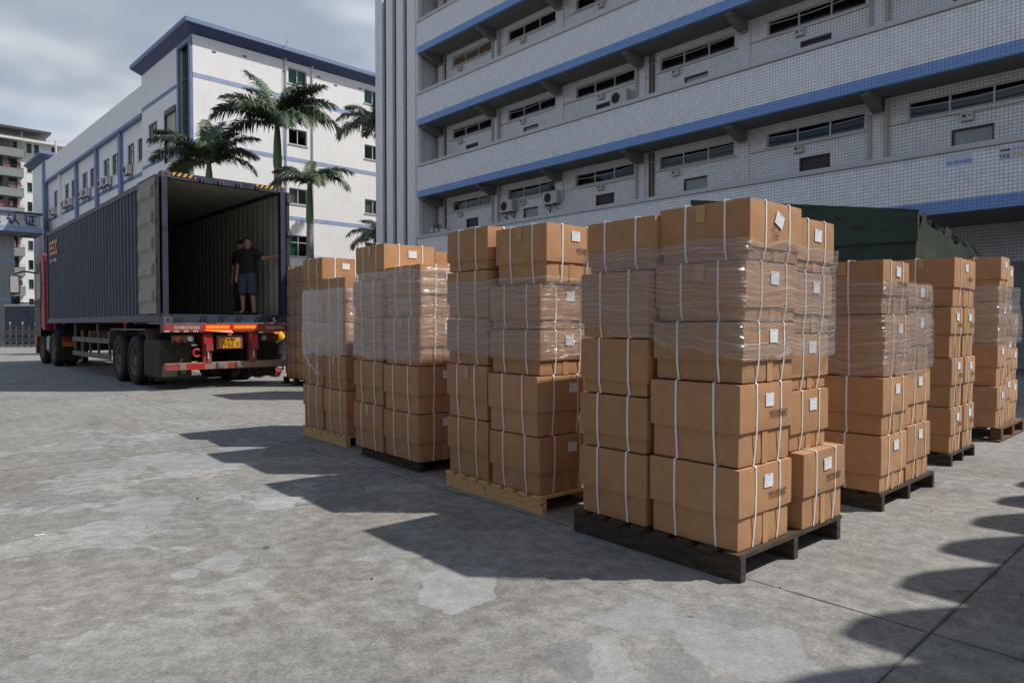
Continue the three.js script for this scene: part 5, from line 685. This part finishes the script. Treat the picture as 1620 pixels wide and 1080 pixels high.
function strapGeo(half, hb_, h, yl, axis) {   // closed band; axis 'x' lies in the x-y plane, 'z' in the z-y plane
  const key = [half, hb_, h, yl].map((q) => q.toFixed(3)).join() + axis; if (strapCache.has(key)) return strapCache.get(key);
  const T = 0.0016, e = 0.0035, c = 0.004;
  const ring = (o) => [[-hb_ - o, -0.0005], [-half - e * 0.4 - o, yl], [-half - e * 0.55 - o, yl + 0.03], [-half - e - o, h * 0.5 + yl * 0.5], [-half - e * 0.6 - o, h - c], [-half + c, h + 0.003 + o], [-half * 0.5, h + 0.0045 + o], [half * 0.5, h + 0.0045 + o], [half - c, h + 0.003 + o], [half + e * 0.6 + o, h - c], [half + e + o, h * 0.5 + yl * 0.5], [half + e * 0.55 + o, yl + 0.03], [half + e * 0.4 + o, yl], [hb_ + o, -0.0005]];
  const s = new THREE.Shape(), A = ring(T), B = ring(0).reverse(); [...A, ...B].forEach((q, i) => s[i ? 'lineTo' : 'moveTo'](q[0], Math.max(q[1], 0.0))); s.closePath();
  const g = new THREE.ExtrudeGeometry(s, { depth: 0.0115, bevelEnabled: false }); g.translate(0, 0, -0.00575); if (axis === 'z') g.rotateY(Math.PI / 2); strapCache.set(key, g); return g;
}
const labelMats = [1, 2, 3, 4].map((k) => std({ roughness: 0.6, map: canvasTex(128, 112, (x, w, h) => { x.fillStyle = '#e6e8ee'; x.fillRect(0, 0, w, h); const r = rng(k * 13); x.fillStyle = '#8f97ad'; for (let l = 0; l < 7; l++) { let X = 10; while (X < w - 18) { const q = 4 + r() * 14; x.fillRect(X, 14 + l * 13, q, l ? 3 : 5); X += q + 4 + r() * 4; if (r() > 0.85) break; } } x.fillStyle = '#7780a0'; x.fillRect(44, 6, 38, 5); }) }));
const marksTex = canvasTex(384, 80, (x, w, h) => {
  x.clearRect(0, 0, w, h); x.strokeStyle = x.fillStyle = '#1a0e08'; x.lineWidth = 5; const cell = (k) => k * 74 + 6;
  for (let k = 0; k < 5; k++) { x.strokeRect(cell(k), 8, 62, 64); }
  x.beginPath(); x.arc(cell(0) + 31, 36, 18, Math.PI, 0); x.fill(); x.fillRect(cell(0) + 29, 34, 4, 28);                        // umbrella
  for (const q of [14, 38]) { x.beginPath(); x.moveTo(cell(1) + q - 4, 34); x.lineTo(cell(1) + q + 5, 18); x.lineTo(cell(1) + q + 14, 34); x.fill(); x.fillRect(cell(1) + q + 2, 34, 6, 26); }   // this way up
  x.beginPath(); x.moveTo(cell(2) + 16, 16); x.lineTo(cell(2) + 46, 16); x.lineTo(cell(2) + 40, 38); x.lineTo(cell(2) + 22, 38); x.fill(); x.fillRect(cell(2) + 28, 38, 6, 20); x.fillRect(cell(2) + 18, 58, 26, 5);   // glass
  x.fillRect(cell(3) + 10, 50, 42, 8); x.fillRect(cell(3) + 18, 32, 26, 14); x.beginPath(); x.moveTo(cell(3) + 12, 30); x.lineTo(cell(3) + 31, 14); x.lineTo(cell(3) + 50, 30); x.fill();
  x.beginPath(); x.arc(cell(4) + 31, 40, 20, 0.6, 5.4); x.lineWidth = 9; x.stroke(); x.beginPath(); x.moveTo(cell(4) + 40, 14); x.lineTo(cell(4) + 58, 18); x.lineTo(cell(4) + 46, 32); x.fill();
});
const marksMat = std({ map: marksTex, transparent: true, roughness: 0.85 });
const scrawlMat = std({ transparent: true, roughness: 0.85, map: canvasTex(128, 128, (x) => { x.clearRect(0, 0, 128, 128); x.strokeStyle = '#4a1a12'; x.lineWidth = 6; x.lineCap = 'round'; x.beginPath(); x.moveTo(8, 22); x.lineTo(60, 14); x.moveTo(36, 20); x.lineTo(26, 112); x.moveTo(84, 34); x.lineTo(58, 84); x.lineTo(112, 76); x.moveTo(92, 52); x.lineTo(86, 116); x.stroke(); }) });
const tapeMat = phy({ color: lin(0.50, 0.275, 0.125), roughness: 0.32, clearcoat: 0.25 });
const stickerYellow = std({ color: lin(0.75, 0.38, 0.04), roughness: 0.5 });

let cartonSeed = 1;
// carton standing with its base centre at pos; w along local x, d along local z, front face +z
function carton(pos, deg, w, h, d, label, opt = {}) {
  const r = rng(cartonSeed++ * 977), o = root('carton', pos, deg, label, 'carton', 'strapped cartons stacked on pallets');
  const v = 1 + ((r() * 4) | 0), m = cardMats[(r() * 5) | 0], lid = Math.min(opt.lid ?? 0.245, h * 0.8), yl = h - lid, in_ = 0.014, W = Math.round(w * 100) / 100, D = Math.round(d * 100) / 100, Hh = h;
  const rd = (q) => Math.round(q * 1000) / 1000;
  add('base', shell(W - in_ * 2, rd(yl + 0.05), D - in_ * 2, v), m, o);
  const l = add('lid', shell(W, rd(lid), D, v + 4), m, o); l.position.y = yl;
  const mat = r() > 0.12 ? M.strap : M.strapYellow;
  if (opt.straps !== false) {
    const f1 = opt.f1 ?? [0.27, 0.70], f2 = opt.f2 ?? [0.28, 0.74];
    for (const q of f2) { const s = add('strap', strapGeo(D / 2, D / 2 - in_, rd(Hh), rd(yl), 'z'), mat, o); s.position.x = (q - 0.5) * W + (r() - 0.5) * 0.02; s.rotation.z = (r() - 0.5) * 0.012; }
    if (!opt.oneWay) for (const q of f1) { const s = add('strap', strapGeo(W / 2, W / 2 - in_, rd(Hh + 0.002), rd(yl), 'x'), mat, o); s.position.z = (0.5 - q) * D + (r() - 0.5) * 0.02; s.rotation.x = (r() - 0.5) * 0.012; }
  }
  if (opt.label !== false) { const q = add('shipping_label', new THREE.BoxGeometry(0.082 * (0.9 + 0.2 * r()), 0.068, 0.001), labelMats[(r() * 4) | 0], l); q.position.set(((opt.lx ?? 0.53) - 0.5) * W + (r() - 0.5) * 0.02, lid * (0.62 + 0.1 * r()), D / 2 + 0.0062); q.rotation.z = opt.tilt ?? (r() - 0.5) * 0.07; }
  if (opt.marks) { const q = add('handling_marks', new THREE.PlaneGeometry(0.19 * Math.min(1, W / 0.5), 0.042), marksMat, l); q.position.set(0.2 * W, lid * 0.33, D / 2 + 0.0068); }
  if (opt.scrawl) { const q = add('marker_writing', new THREE.PlaneGeometry(0.085, 0.085), scrawlMat, l); q.position.set(-0.04 * W, lid * 0.33, D / 2 + 0.0068); }
  if (opt.warn) { const q = add('yellow_sticker', new THREE.BoxGeometry(0.035, 0.07, 0.001), stickerYellow, l); q.position.set(0.42 * W, lid * 0.55, D / 2 + 0.0062); }
  { const q = add('packing_tape', new THREE.BoxGeometry(0.055, Math.max(0.02, yl - 0.004), 0.0006), tapeMat, o); q.position.set((r() - 0.5) * 0.03, yl / 2 - 0.002, D / 2 - in_ + 0.0048); }
  if (r() < 0.4) { const q = add('packing_tape', new THREE.BoxGeometry(0.0006, Math.min(0.09, lid * 0.4), 0.055), tapeMat, l); q.position.set(-W / 2 - 0.0058, lid - Math.min(0.09, lid * 0.4) / 2 - 0.006, (r() - 0.5) * 0.03); }
  return o;
}
function pallet(g, a, W, L, h, mat, label, style = 0, inset = 0) {
  const o = root('pallet', [g[0], 0, g[1]], a, label, 'pallet', 'wooden pallets under the cartons'), t = 0.022, r = rng(Math.round(g[0] * 100) + 500);
  const str = style === 1 ? [0, 0.27, 0.54, 0.81] : [0, 0.5, 1];
  if (style === 2) {   // planks below as well
    for (const x of [0, (W - 0.1) / 2, W - 0.1]) for (const z of [-0.1, -L / 2 - 0.05, -L]) add('block', rb(x, x + 0.1, t + 0.001, h - t - 0.001, z, z + 0.1, 0.004), mat, o);
    for (const z of [-0.11, -L / 2 - 0.05, -L]) add('bottom_board', rb(-0.06, W + 0.02, 0.0, t, z, z + 0.11, 0.004), mat, o);
  } else for (const q of str) { const x = q * (W - 0.045); { const s = add('stringer', bx(x, x + 0.045, 0, h - t - 0.001, -L, 0), mat, o); s.position.z = (r() - 0.5) * 0.012; }; }
  const n = 8; for (let k = 0; k < n; k++) { const z = -L + k * (L - 0.1) / (n - 1); add('deck_board', bx(-0.004 - 0.012 * r(), W + 0.004 + 0.012 * r(), h - t, h - 0.003 * r(), z + 0.006 * r(), z + 0.094 + 0.006 * r()), mat, o); }
  return o;
}
// stretch film: clear, creased where it is pulled tight, milky where it doubles up
const filmCrease = (() => { const w = 1024, h = 512; const F = new Float32Array(w * h), r = rng(99);
  for (let k = 0; k < 1700; k++) { const y0 = r() * h, sl = (r() - 0.5) * (r() < 0.3 ? 0.55 : 0.10), x0 = r() * w, len = 160 + r() * 760, amp = 0.12 + 0.88 * r() * r(), th = 0.9 + 2.2 * r() * r(); for (let x = 0; x < len; x++) { const X = (x0 + x) | 0, y = y0 + sl * x + 3 * noise(x * 0.02, k), e = Math.sin(Math.PI * x / len); for (let q = -4; q <= 4; q++) { const Y = ((y + q) | 0) % h, d = (((y | 0) + q) - y) / th; const i = ((Y + h) % h) * w + X % w; F[i] = Math.max(F[i], amp * e * Math.exp(-d * d)); } } } return { F, w, h }; })();
const filmTrans = dataTex(1024, 512, (i, j) => { const c = filmCrease.F[j * 1024 + i], m = 0.5 + 0.5 * tileFbm(i % 512, j, 512, 4, 4), t = 0.99 - 0.02 * m - 0.66 * c * c; return [t, t, t]; }, false);
const filmBump = dataTex(1024, 512, (i, j) => { const c = filmCrease.F[j * 1024 + i], b = 0.35 + 0.5 * c + 0.07 * tileFbm(i % 512, j, 512, 3, 4); return [b, b, b]; }, false);
function filmMat(milky = 0) { return phy({ color: lin(0.93, 0.94, 0.96), transmission: 1 - milky, transmissionMap: rep(filmTrans, 0.55, 1.0), thickness: 0, roughness: 0.09, ior: 1.45, bumpMap: rep(filmBump, 0.55, 1.0), bumpScale: 0.011, side: THREE.DoubleSide, specularIntensity: 0.75 }); }
const filmClear = filmMat(0.0), filmMilky = filmMat(0.02);
function film(S, z0f, z1f, label, mat, list, seed) {
  // hull of what is wrapped at a height, in the stack's own frame
  const o = root('stretch_film', [S.g[0], 0, S.g[1]], S.a, label, 'stretch film', 'film wrapped round the stacks');
  const ext = (y) => { let e = [9, -9, 9, -9]; for (const b of list) if (y > b.y0 - 0.03 && y < b.y1 + 0.03) e = [Math.min(e[0], b.v0), Math.max(e[1], b.v1), Math.min(e[2], b.u0), Math.max(e[3], b.u1)]; return e[0] > 8 ? null : e; };
  let lastE = null; const nu = 170, nv = 40;
  const sm = (y) => { const acc = [0, 0, 0, 0]; let n = 0; for (const q of [-0.05, -0.025, 0, 0.025, 0.05]) { const e = ext(y + q) ?? lastE; if (e) { lastE = e; for (let k = 0; k < 4; k++) acc[k] += e[k]; n++; } } return acc.map((q) => q / n); };
  const gap = (y) => { let d = 1; for (const b of list) d = Math.min(d, Math.abs(y - b.y0), Math.abs(y - b.y1)); return d; };
  const f = (a, b) => {
    const per = a * 4, sd = Math.min(3, Math.floor(per)), t = per - sd, y = mix(z0f(a) + 0.028 * noise(a * 23 + seed, 9) + 0.012 * noise(a * 70, seed), z1f(a) + 0.018 * noise(a * 19, seed + 4), b); let e = sm(y); const m = 0.011, c = 0.02;
    const x0 = e[0] - m, x1 = e[1] + m, u0 = e[2] - m, u1 = e[3] + m; let px, pu;
    // walk round: left face (x0) from far to near, front (u0), right (x1), back (u1); corners cut
    const q = [[x0, mix(u1 - c, u0 + c, t)], [mix(x0 + c, x1 - c, t), u0], [x1, mix(u0 + c, u1 - c, t)], [mix(x1 - c, x0 + c, t), u1]][sd]; [px, pu] = q;
    const w = 0.0035 * noise(per * 5 + seed, y * 9) + 0.0012 * noise(per * 20 + seed, y * 30), sag = 0.008 * smooth(0.05, 0, gap(y)); const out = Math.max(-0.003, w) - sag;
    if (sd === 0) px -= out; if (sd === 1) pu -= out; if (sd === 2) px += out; if (sd === 3) pu += out;
    return [px, y, -pu];
  };
  add('wrap', grid(nu, nv, f, (a, b) => [a * 4.4, b * 1.0 + seed * 0.13]), mat, o); return o;
}
const ORD = ['bottom', 'second', 'third', 'fourth', 'fifth', 'sixth', 'seventh', 'eighth'];
function stack(S) {
  const U = dirU(S.a), V = dirV(S.a), boxes = [], r = rng(S.seed);
  pallet(S.pg ?? S.g, S.a, S.pw ?? 1.1, S.pl ?? 1.1, S.ph, S.pmat, S.plabel, S.pstyle ?? 0);
  S.cols.forEach((c) => {
    let y = S.ph + 0.001; const n = c.tops.length;
    c.tops.forEach((t, k) => {
      const last = k === n - 1, j = (c.shift && c.shift[k]) || [0, 0], du = (c.u0 + c.u1) / 2 + j[0] + (r() - 0.5) * 0.012, dv = (c.v0 + c.v1) / 2 + j[1] + (r() - 0.5) * 0.012, h = t - y - 0.004, size = (c.size && c.size[k]) || [c.u1 - c.u0 - 0.008, c.v1 - c.v0 - 0.008];
      const opt = { ...(S.opt ?? {}), ...(c.opt ?? {}), ...((c.each && c.each[k]) ?? {}) };
      carton([S.g[0] + U[0] * du + V[0] * dv, y, S.g[1] + U[1] * du + V[1] * dv], S.a + (r() - 0.5) * 1.0 + (opt.turn ?? 0), size[1], h, size[0], `${last ? 'top' : ORD[k]} carton of the ${c.name} column, ${S.name}`, opt);
      boxes.push({ u0: du - size[0] / 2, u1: du + size[0] / 2, v0: dv - size[1] / 2, v1: dv + size[1] / 2, y0: y, y1: t }); y = t + 0.001;
    });
  });
  for (const w of S.wraps ?? []) film(S, w.lo, w.hi, w.label, w.mat ?? filmClear, boxes, S.seed + (w.s ?? 0));
  return boxes;
}
const flat = (y, w = 0) => (a) => y + w * noise(a * 9, y * 7);
// front row, nearest first
stack({ name: 'stack nearest the camera', g: [1.127, -3.321], a: 40.6, ph: 0.138, pw: 1.1, pl: 1.14, pmat: M.woodDark, plabel: 'dark weathered pallet under the stack nearest the camera', seed: 11, cols: [
  { name: 'near corner', u0: 0.02, u1: 0.575, v0: 0.005, v1: 0.545, tops: [0.556, 0.977, 1.289, 1.598, 1.907], shift: [0, 0, [0, 0.02], [0.0, 0.045], [-0.01, 0.06]], each: [{ marks: 1 }, { marks: 1 }, { lid: 0.2 }, { lid: 0.235 }, { lid: 0.25, scrawl: 1, tilt: -0.42 }] },
  { name: 'far left', u0: 0.59, u1: 1.11, v0: 0.005, v1: 0.545, tops: [0.545, 0.865, 1.195, 1.58, 1.882], shift: [0, 0, 0, [-0.01, -0.01], [-0.035, 0.03]], each: [{}, { lid: 0.235 }, { lid: 0.25 }, { lid: 0.3 }, { lid: 0.27 }] },
  { name: 'right', u0: -0.005, u1: 0.5, v0: 0.59, v1: 1.05, tops: [0.566, 0.905, 1.225, 1.57, 1.87], size: [[0.5, 0.51]], shift: [[0.0, 0.055], [0.05, -0.01], [0.06, 0], [0.05, 0.005], [0.04, 0.01]], each: [{ marks: 1 }, { lid: 0.24 }, { lid: 0.245 }, { lid: 0.235 }, { lid: 0.255 }] },
  { name: 'back', u0: 0.6, u1: 1.1, v0: 0.56, v1: 1.03, tops: [0.55, 0.9, 1.22, 1.56, 1.84] }],
  wraps: [{ lo: (a) => 1.10 + (a < 0.25 ? 0.16 * (1 - a / 0.25) : 0) + 0.02 * noise(a * 20, 1), hi: (a) => 1.70 + 0.015 * noise(a * 12, 4), label: 'clear film round the upper half of the stack nearest the camera' }] });
stack({ name: 'second stack of the front row', g: [0.196, -4.541], a: 40, ph: 0.118, pw: 1.1, pl: 1.12, pmat: M.woodPale, plabel: 'pale spotted pallet under the second stack of the front row', seed: 12, cols: [
  { name: 'near corner', u0: 0.02, u1: 0.565, v0: 0.0, v1: 0.54, tops: [0.513, 0.927, 1.241, 1.552, 1.961], shift: [0, [0, -0.01], [0.0, 0.0], [0.0, 0.01], [-0.03, 0.03]], each: [{ lx: 0.6 }, { lx: 0.62 }, { lid: 0.21 }, { lid: 0.24 }, { marks: 1, lid: 0.26 }] },
  { name: 'far left', u0: 0.585, u1: 1.11, v0: 0.0, v1: 0.54, tops: [0.56, 0.97, 1.32, 1.68, 2.0] },
  { name: 'right', u0: 0.02, u1: 0.56, v0: 0.56, v1: 1.09, tops: [0.52, 0.93, 1.26, 1.6, 1.93] }, { name: 'back', u0: 0.58, u1: 1.1, v0: 0.56, v1: 1.09, tops: [0.54, 0.95, 1.3, 1.64, 1.94] }],
  wraps: [{ lo: flat(1.05, 0.02), hi: flat(1.60, 0.02), label: 'clear film round the middle of the second stack' }] });
stack({ name: 'third stack of the front row', g: [-0.79, -5.74], a: 40, ph: 0.098, pg: [-0.80, -5.86], pw: 1.05, pl: 1.05, pmat: M.woodDark, plabel: 'low dark pallet set back under the third stack', seed: 13, cols: [
  { name: 'near corner', u0: 0.0, u1: 0.6, v0: 0.0, v1: 0.56, tops: [0.512, 0.92, 1.34, 1.792], shift: [0, 0, [0.0, 0.01], [0.0, 0.02]], opt: { lid: 0.25 } },
  { name: 'far left', u0: 0.62, u1: 1.19, v0: 0.0, v1: 0.56, tops: [0.53, 0.935, 1.34, 1.69, 2.02], shift: [0, 0, 0, 0, [-0.02, 0.02]], each: [{}, {}, {}, {}, { lid: 0.25 }] },
  { name: 'right', u0: 0.0, u1: 0.6, v0: 0.58, v1: 1.12, tops: [0.51, 0.92, 1.34, 1.78] }, { name: 'back', u0: 0.62, u1: 1.18, v0: 0.58, v1: 1.12, tops: [0.52, 0.93, 1.34, 1.68, 1.985] }],
  wraps: [{ lo: (a) => 0.96 + 0.02 * noise(a * 14, 2), hi: (a) => 1.76 + 0.02 * noise(a * 9, 5), label: 'creased film round the upper half of the third stack', mat: filmMilky }] });
stack({ name: 'fourth stack of the front row', g: [-1.721, -7.05], a: 40, ph: 0.116, pw: 1.1, pl: 1.1, pmat: M.woodPale, plabel: 'pale pallet with dark spots under the fourth stack', seed: 14, cols: [
  { name: 'near corner', u0: 0.0, u1: 0.55, v0: 0.0, v1: 0.55, tops: [0.584, 0.95, 1.303, 1.776], shift: [0, [0, 0.0], [0.0, 0.0], [0.0, 0.0]] },
  { name: 'far left', u0: 0.565, u1: 1.09, v0: 0.0, v1: 0.55, tops: [0.6, 0.95, 1.3, 1.65, 2.02] },
  { name: 'right', u0: 0.0, u1: 0.55, v0: 0.56, v1: 1.09, tops: [0.58, 0.95, 1.3, 1.76] }, { name: 'back', u0: 0.565, u1: 1.09, v0: 0.56, v1: 1.09, tops: [0.59, 0.95, 1.3, 1.65, 2.0] }],
  wraps: [{ lo: (a) => 0.94 + 0.1 * smooth(0.25, 0.4, a) + 0.02 * noise(a * 14, 2), hi: (a) => 1.66 + 0.015 * noise(a * 9, 5), label: 'milky creased film round the fourth stack', mat: filmMat(0.09) }] });
// loose tail of film hanging from the fourth stack
{
  const o = root('film_tail', [-1.721, 0, -7.05], 40, 'twisted loose tail of film hanging on the fourth stack', 'stretch film');
  const strand = (pts, r0) => { const c = new THREE.CatmullRomCurve3(pts.map((q) => new THREE.Vector3(...q))); return grid(60, 9, (a, b) => { const q = c.getPoint(a), w = (b - 0.5) * 2, tw = a * 7 + r0 * 200, R = r0 * (1.1 + 0.9 * noise(a * 7, r0 * 50)), f = 0.5 * R * noise(b * 5 + a * 9, a * 14 + r0 * 77); return [q.x - 0.01 + R * 0.5 * w * Math.sin(tw) + f * 0.6, q.y + 0.2 * R * w + f * 0.5, q.z + R * w * Math.cos(tw * 0.6) + f]; }); };
  add('strand', cat([strand([[-0.03, 1.02, -0.95], [-0.05, 0.9, -0.85], [-0.06, 0.83, -0.72], [-0.05, 0.77, -0.6]], 0.03), strand([[-0.03, 1.06, -0.62], [-0.06, 0.95, -0.56], [-0.06, 0.85, -0.55], [-0.06, 0.72, -0.5]], 0.022), strand([[-0.05, 0.8, -0.62], [-0.06, 0.74, -0.55], [-0.06, 0.68, -0.52], [-0.07, 0.62, -0.5]], 0.035), strand([[-0.04, 1.0, -0.75], [-0.06, 0.93, -0.7], [-0.05, 0.96, -0.6], [-0.04, 1.03, -0.5]], 0.02)]), phy({ color: lin(0.85, 0.87, 0.9), transmission: 0.72, thickness: 0, roughness: 0.16, side: THREE.DoubleSide }), o);
}
const smallCol = (n, top, base) => [...Array(n).keys()].map((k) => base + (top - base) * (k + 1) / n);
stack({ name: 'stack hidden behind the fourth', g: [-2.98, -11.5], a: 40, ph: 0.14, pmat: M.woodDark, plabel: 'dark pallet behind the fourth stack', seed: 15, cols: [
  { name: 'near corner', u0: 0, u1: 0.55, v0: 0, v1: 0.55, tops: smallCol(6, 2.4, 0.14) }, { name: 'far left', u0: 0.56, u1: 1.1, v0: 0, v1: 0.55, tops: smallCol(6, 2.44, 0.14) }, { name: 'right', u0: 0, u1: 0.55, v0: 0.56, v1: 1.1, tops: smallCol(6, 2.4, 0.14) }, { name: 'back', u0: 0.56, u1: 1.1, v0: 0.56, v1: 1.1, tops: smallCol(6, 2.42, 0.14) }] });
stack({ name: 'tall stack beside the trailer', g: [-4.22, -13.95], a: 40, ph: 0.15, pw: 1.1, pl: 1.2, pmat: M.woodDark, plabel: 'dark pallet with stringer ends showing, beside the trailer', pstyle: 2, seed: 16, cols: [
  { name: 'near corner', u0: 0.0, u1: 0.55, v0: 0, v1: 0.55, tops: smallCol(7, 2.5, 0.15) }, { name: 'far left', u0: 0.565, u1: 1.1, v0: 0, v1: 0.55, tops: smallCol(7, 2.47, 0.15) }, { name: 'right', u0: 0, u1: 0.55, v0: 0.56, v1: 1.1, tops: smallCol(7, 2.5, 0.15) }, { name: 'back', u0: 0.565, u1: 1.1, v0: 0.56, v1: 1.1, tops: smallCol(7, 2.46, 0.15) }],
  wraps: [{ lo: flat(1.1, 0.02), hi: flat(2.36, 0.02), label: 'film round the tall stack beside the trailer', mat: filmMilky }] });
// right-hand row, nearest first
stack({ name: 'first stack of the right row', g: [2.514, -4.613], a: 42, ph: 0.125, pw: 1.08, pl: 1.1, pmat: M.woodDark, plabel: 'dark pallet under the first stack of the right row', seed: 17, cols: [
  { name: 'near left', u0: -0.01, u1: 0.545, v0: -0.03, v1: 0.47, tops: [0.518, 0.914, 1.345, 1.718], shift: [0, 0, [0.0, 0.03], [0, -0.01]], opt: { f1: [0.42] }, each: [{ lid: 0.27 }, { lid: 0.25 }, { lid: 0.26 }, { marks: 1, lid: 0.24 }] },
  { name: 'right', u0: 0.0, u1: 0.55, v0: 0.49, v1: 1.0, tops: [0.535, 0.94, 1.367, 1.575], each: [{ lid: 0.26 }, { lid: 0.25 }, { lid: 0.24 }, { warn: 1, marks: 1 }] },
  { name: 'far left', u0: 0.56, u1: 1.1, v0: -0.03, v1: 0.47, tops: [0.52, 0.92, 1.34, 1.70] }, { name: 'back', u0: 0.56, u1: 1.1, v0: 0.49, v1: 1.0, tops: [0.52, 0.92, 1.34, 1.72] }],
  wraps: [{ lo: (a) => 0.93 + 0.05 * noise(a * 11, 3), hi: (a) => 1.58 + 0.02 * noise(a * 9, 8), label: 'film round the upper layers of the first stack of the right row' }] });
stack({ name: 'second stack of the right row', g: [3.94, -6.10], a: 43, ph: 0.11, pw: 0.8, pl: 1.1, pmat: M.woodDark, plabel: 'dark pallet under the second stack of the right row', pstyle: 0, seed: 18, cols: [
  { name: 'near left', u0: 0.0, u1: 0.55, v0: 0.0, v1: 0.385, tops: [0.526, 0.975, 1.436, 1.884], shift: [0, 0, [0, -0.01], [0, 0.18]], size: [null, null, null, [0.56, 0.70]], opt: { f1: [0.55] }, each: [{ marks: 1 }, { marks: 1 }, { marks: 1 }, { marks: 1, lid: 0.27 }] },
  { name: 'right', u0: 0.0, u1: 0.55, v0: 0.41, v1: 0.78, tops: [0.526, 0.975, 1.436], opt: { marks: 1, f1: [0.5] } },
  { name: 'far left', u0: 0.56, u1: 1.1, v0: 0.0, v1: 0.385, tops: [0.526, 0.97, 1.43, 1.87], shift: [0, 0, 0, [0, 0.18]], size: [null, null, null, [0.54, 0.70]] }, { name: 'back', u0: 0.56, u1: 1.1, v0: 0.41, v1: 0.78, tops: [0.526, 0.97, 1.43] }] });
stack({ name: 'third stack of the right row', g: [5.309, -7.375], a: 43, ph: 0.15, pw: 1.15, pl: 1.1, pmat: M.woodRed, plabel: 'reddish pallet with bottom boards under the third stack of the right row', pstyle: 2, seed: 19, cols: [
  { name: 'near left', u0: 0.03, u1: 0.58, v0: -0.06, v1: 0.34, tops: [0.6, 1.062, 1.522, 2.021], shift: [0, [0, 0.03], [0.0, 0.07], [0, 0.13]], opt: { f1: [0.45] } },
  { name: 'middle', u0: 0.05, u1: 0.58, v0: 0.4, v1: 0.74, tops: [0.68, 1.14, 1.56, 1.95] }, { name: 'right', u0: 0.06, u1: 0.58, v0: 0.77, v1: 1.12, tops: [0.62, 1.0, 1.4] },
  { name: 'far left', u0: 0.59, u1: 1.12, v0: -0.06, v1: 0.34, tops: [0.6, 1.06, 1.52, 2.0] }, { name: 'back', u0: 0.59, u1: 1.12, v0: 0.42, v1: 1.0, tops: [0.6, 1.06, 1.5, 1.9] }],
  wraps: [{ lo: (a) => 1.06 + 0.04 * noise(a * 11, 3), hi: (a) => 1.70 + 0.02 * noise(a * 9, 8), label: 'film round the middle of the third stack of the right row', mat: filmMilky }] });
stack({ name: 'stack behind the first of the right row', g: [1.30, -6.35], a: 41, ph: 0.125, pmat: M.woodDark, plabel: 'dark pallet in the second line behind the right row', seed: 20, cols: [
  { name: 'near left', u0: 0, u1: 0.55, v0: 0, v1: 0.54, tops: [0.53, 0.94, 1.36, 1.76] }, { name: 'right', u0: 0, u1: 0.55, v0: 0.55, v1: 1.09, tops: [0.53, 0.94, 1.36, 1.76] }, { name: 'far left', u0: 0.56, u1: 1.1, v0: 0, v1: 0.54, tops: [0.53, 0.94, 1.36, 1.76] }, { name: 'back', u0: 0.56, u1: 1.1, v0: 0.55, v1: 1.09, tops: [0.53, 0.94, 1.36, 1.78] }] });

// small litter lying on the concrete
{
  const r = rng(123), bits = [];
  for (let k = 0; k < 46; k++) { const x = -5 + r() * 8, z = -2.2 - r() * 6, s = 0.004 + 0.009 * r() * r(); const g = new THREE.IcosahedronGeometry(s, 0); g.scale(1, 0.5, 0.6 + r()); g.rotateY(r() * 6); g.translate(x, s * 0.3, z); bits.push(g); }
  const o = add('pebbles', cat(bits), std({ color: lin(0.06, 0.055, 0.05), roughness: 0.9 })); tag(o, 'tiny dark pebbles and crumbs scattered on the concrete', 'pebbles', null, 'stuff');
  const sc = add('paper_scrap', new THREE.BoxGeometry(0.05, 0.002, 0.016), M.strap); sc.position.set(-2.86, 0.002, -4.1); sc.rotation.y = 0.5; tag(sc, 'small white paper scrap on the concrete at the far left', 'litter');
}
scene.traverse((q) => { if (q.isMesh) { q.castShadow = true; q.receiveShadow = true; } });
renderer.render(scene, camera);
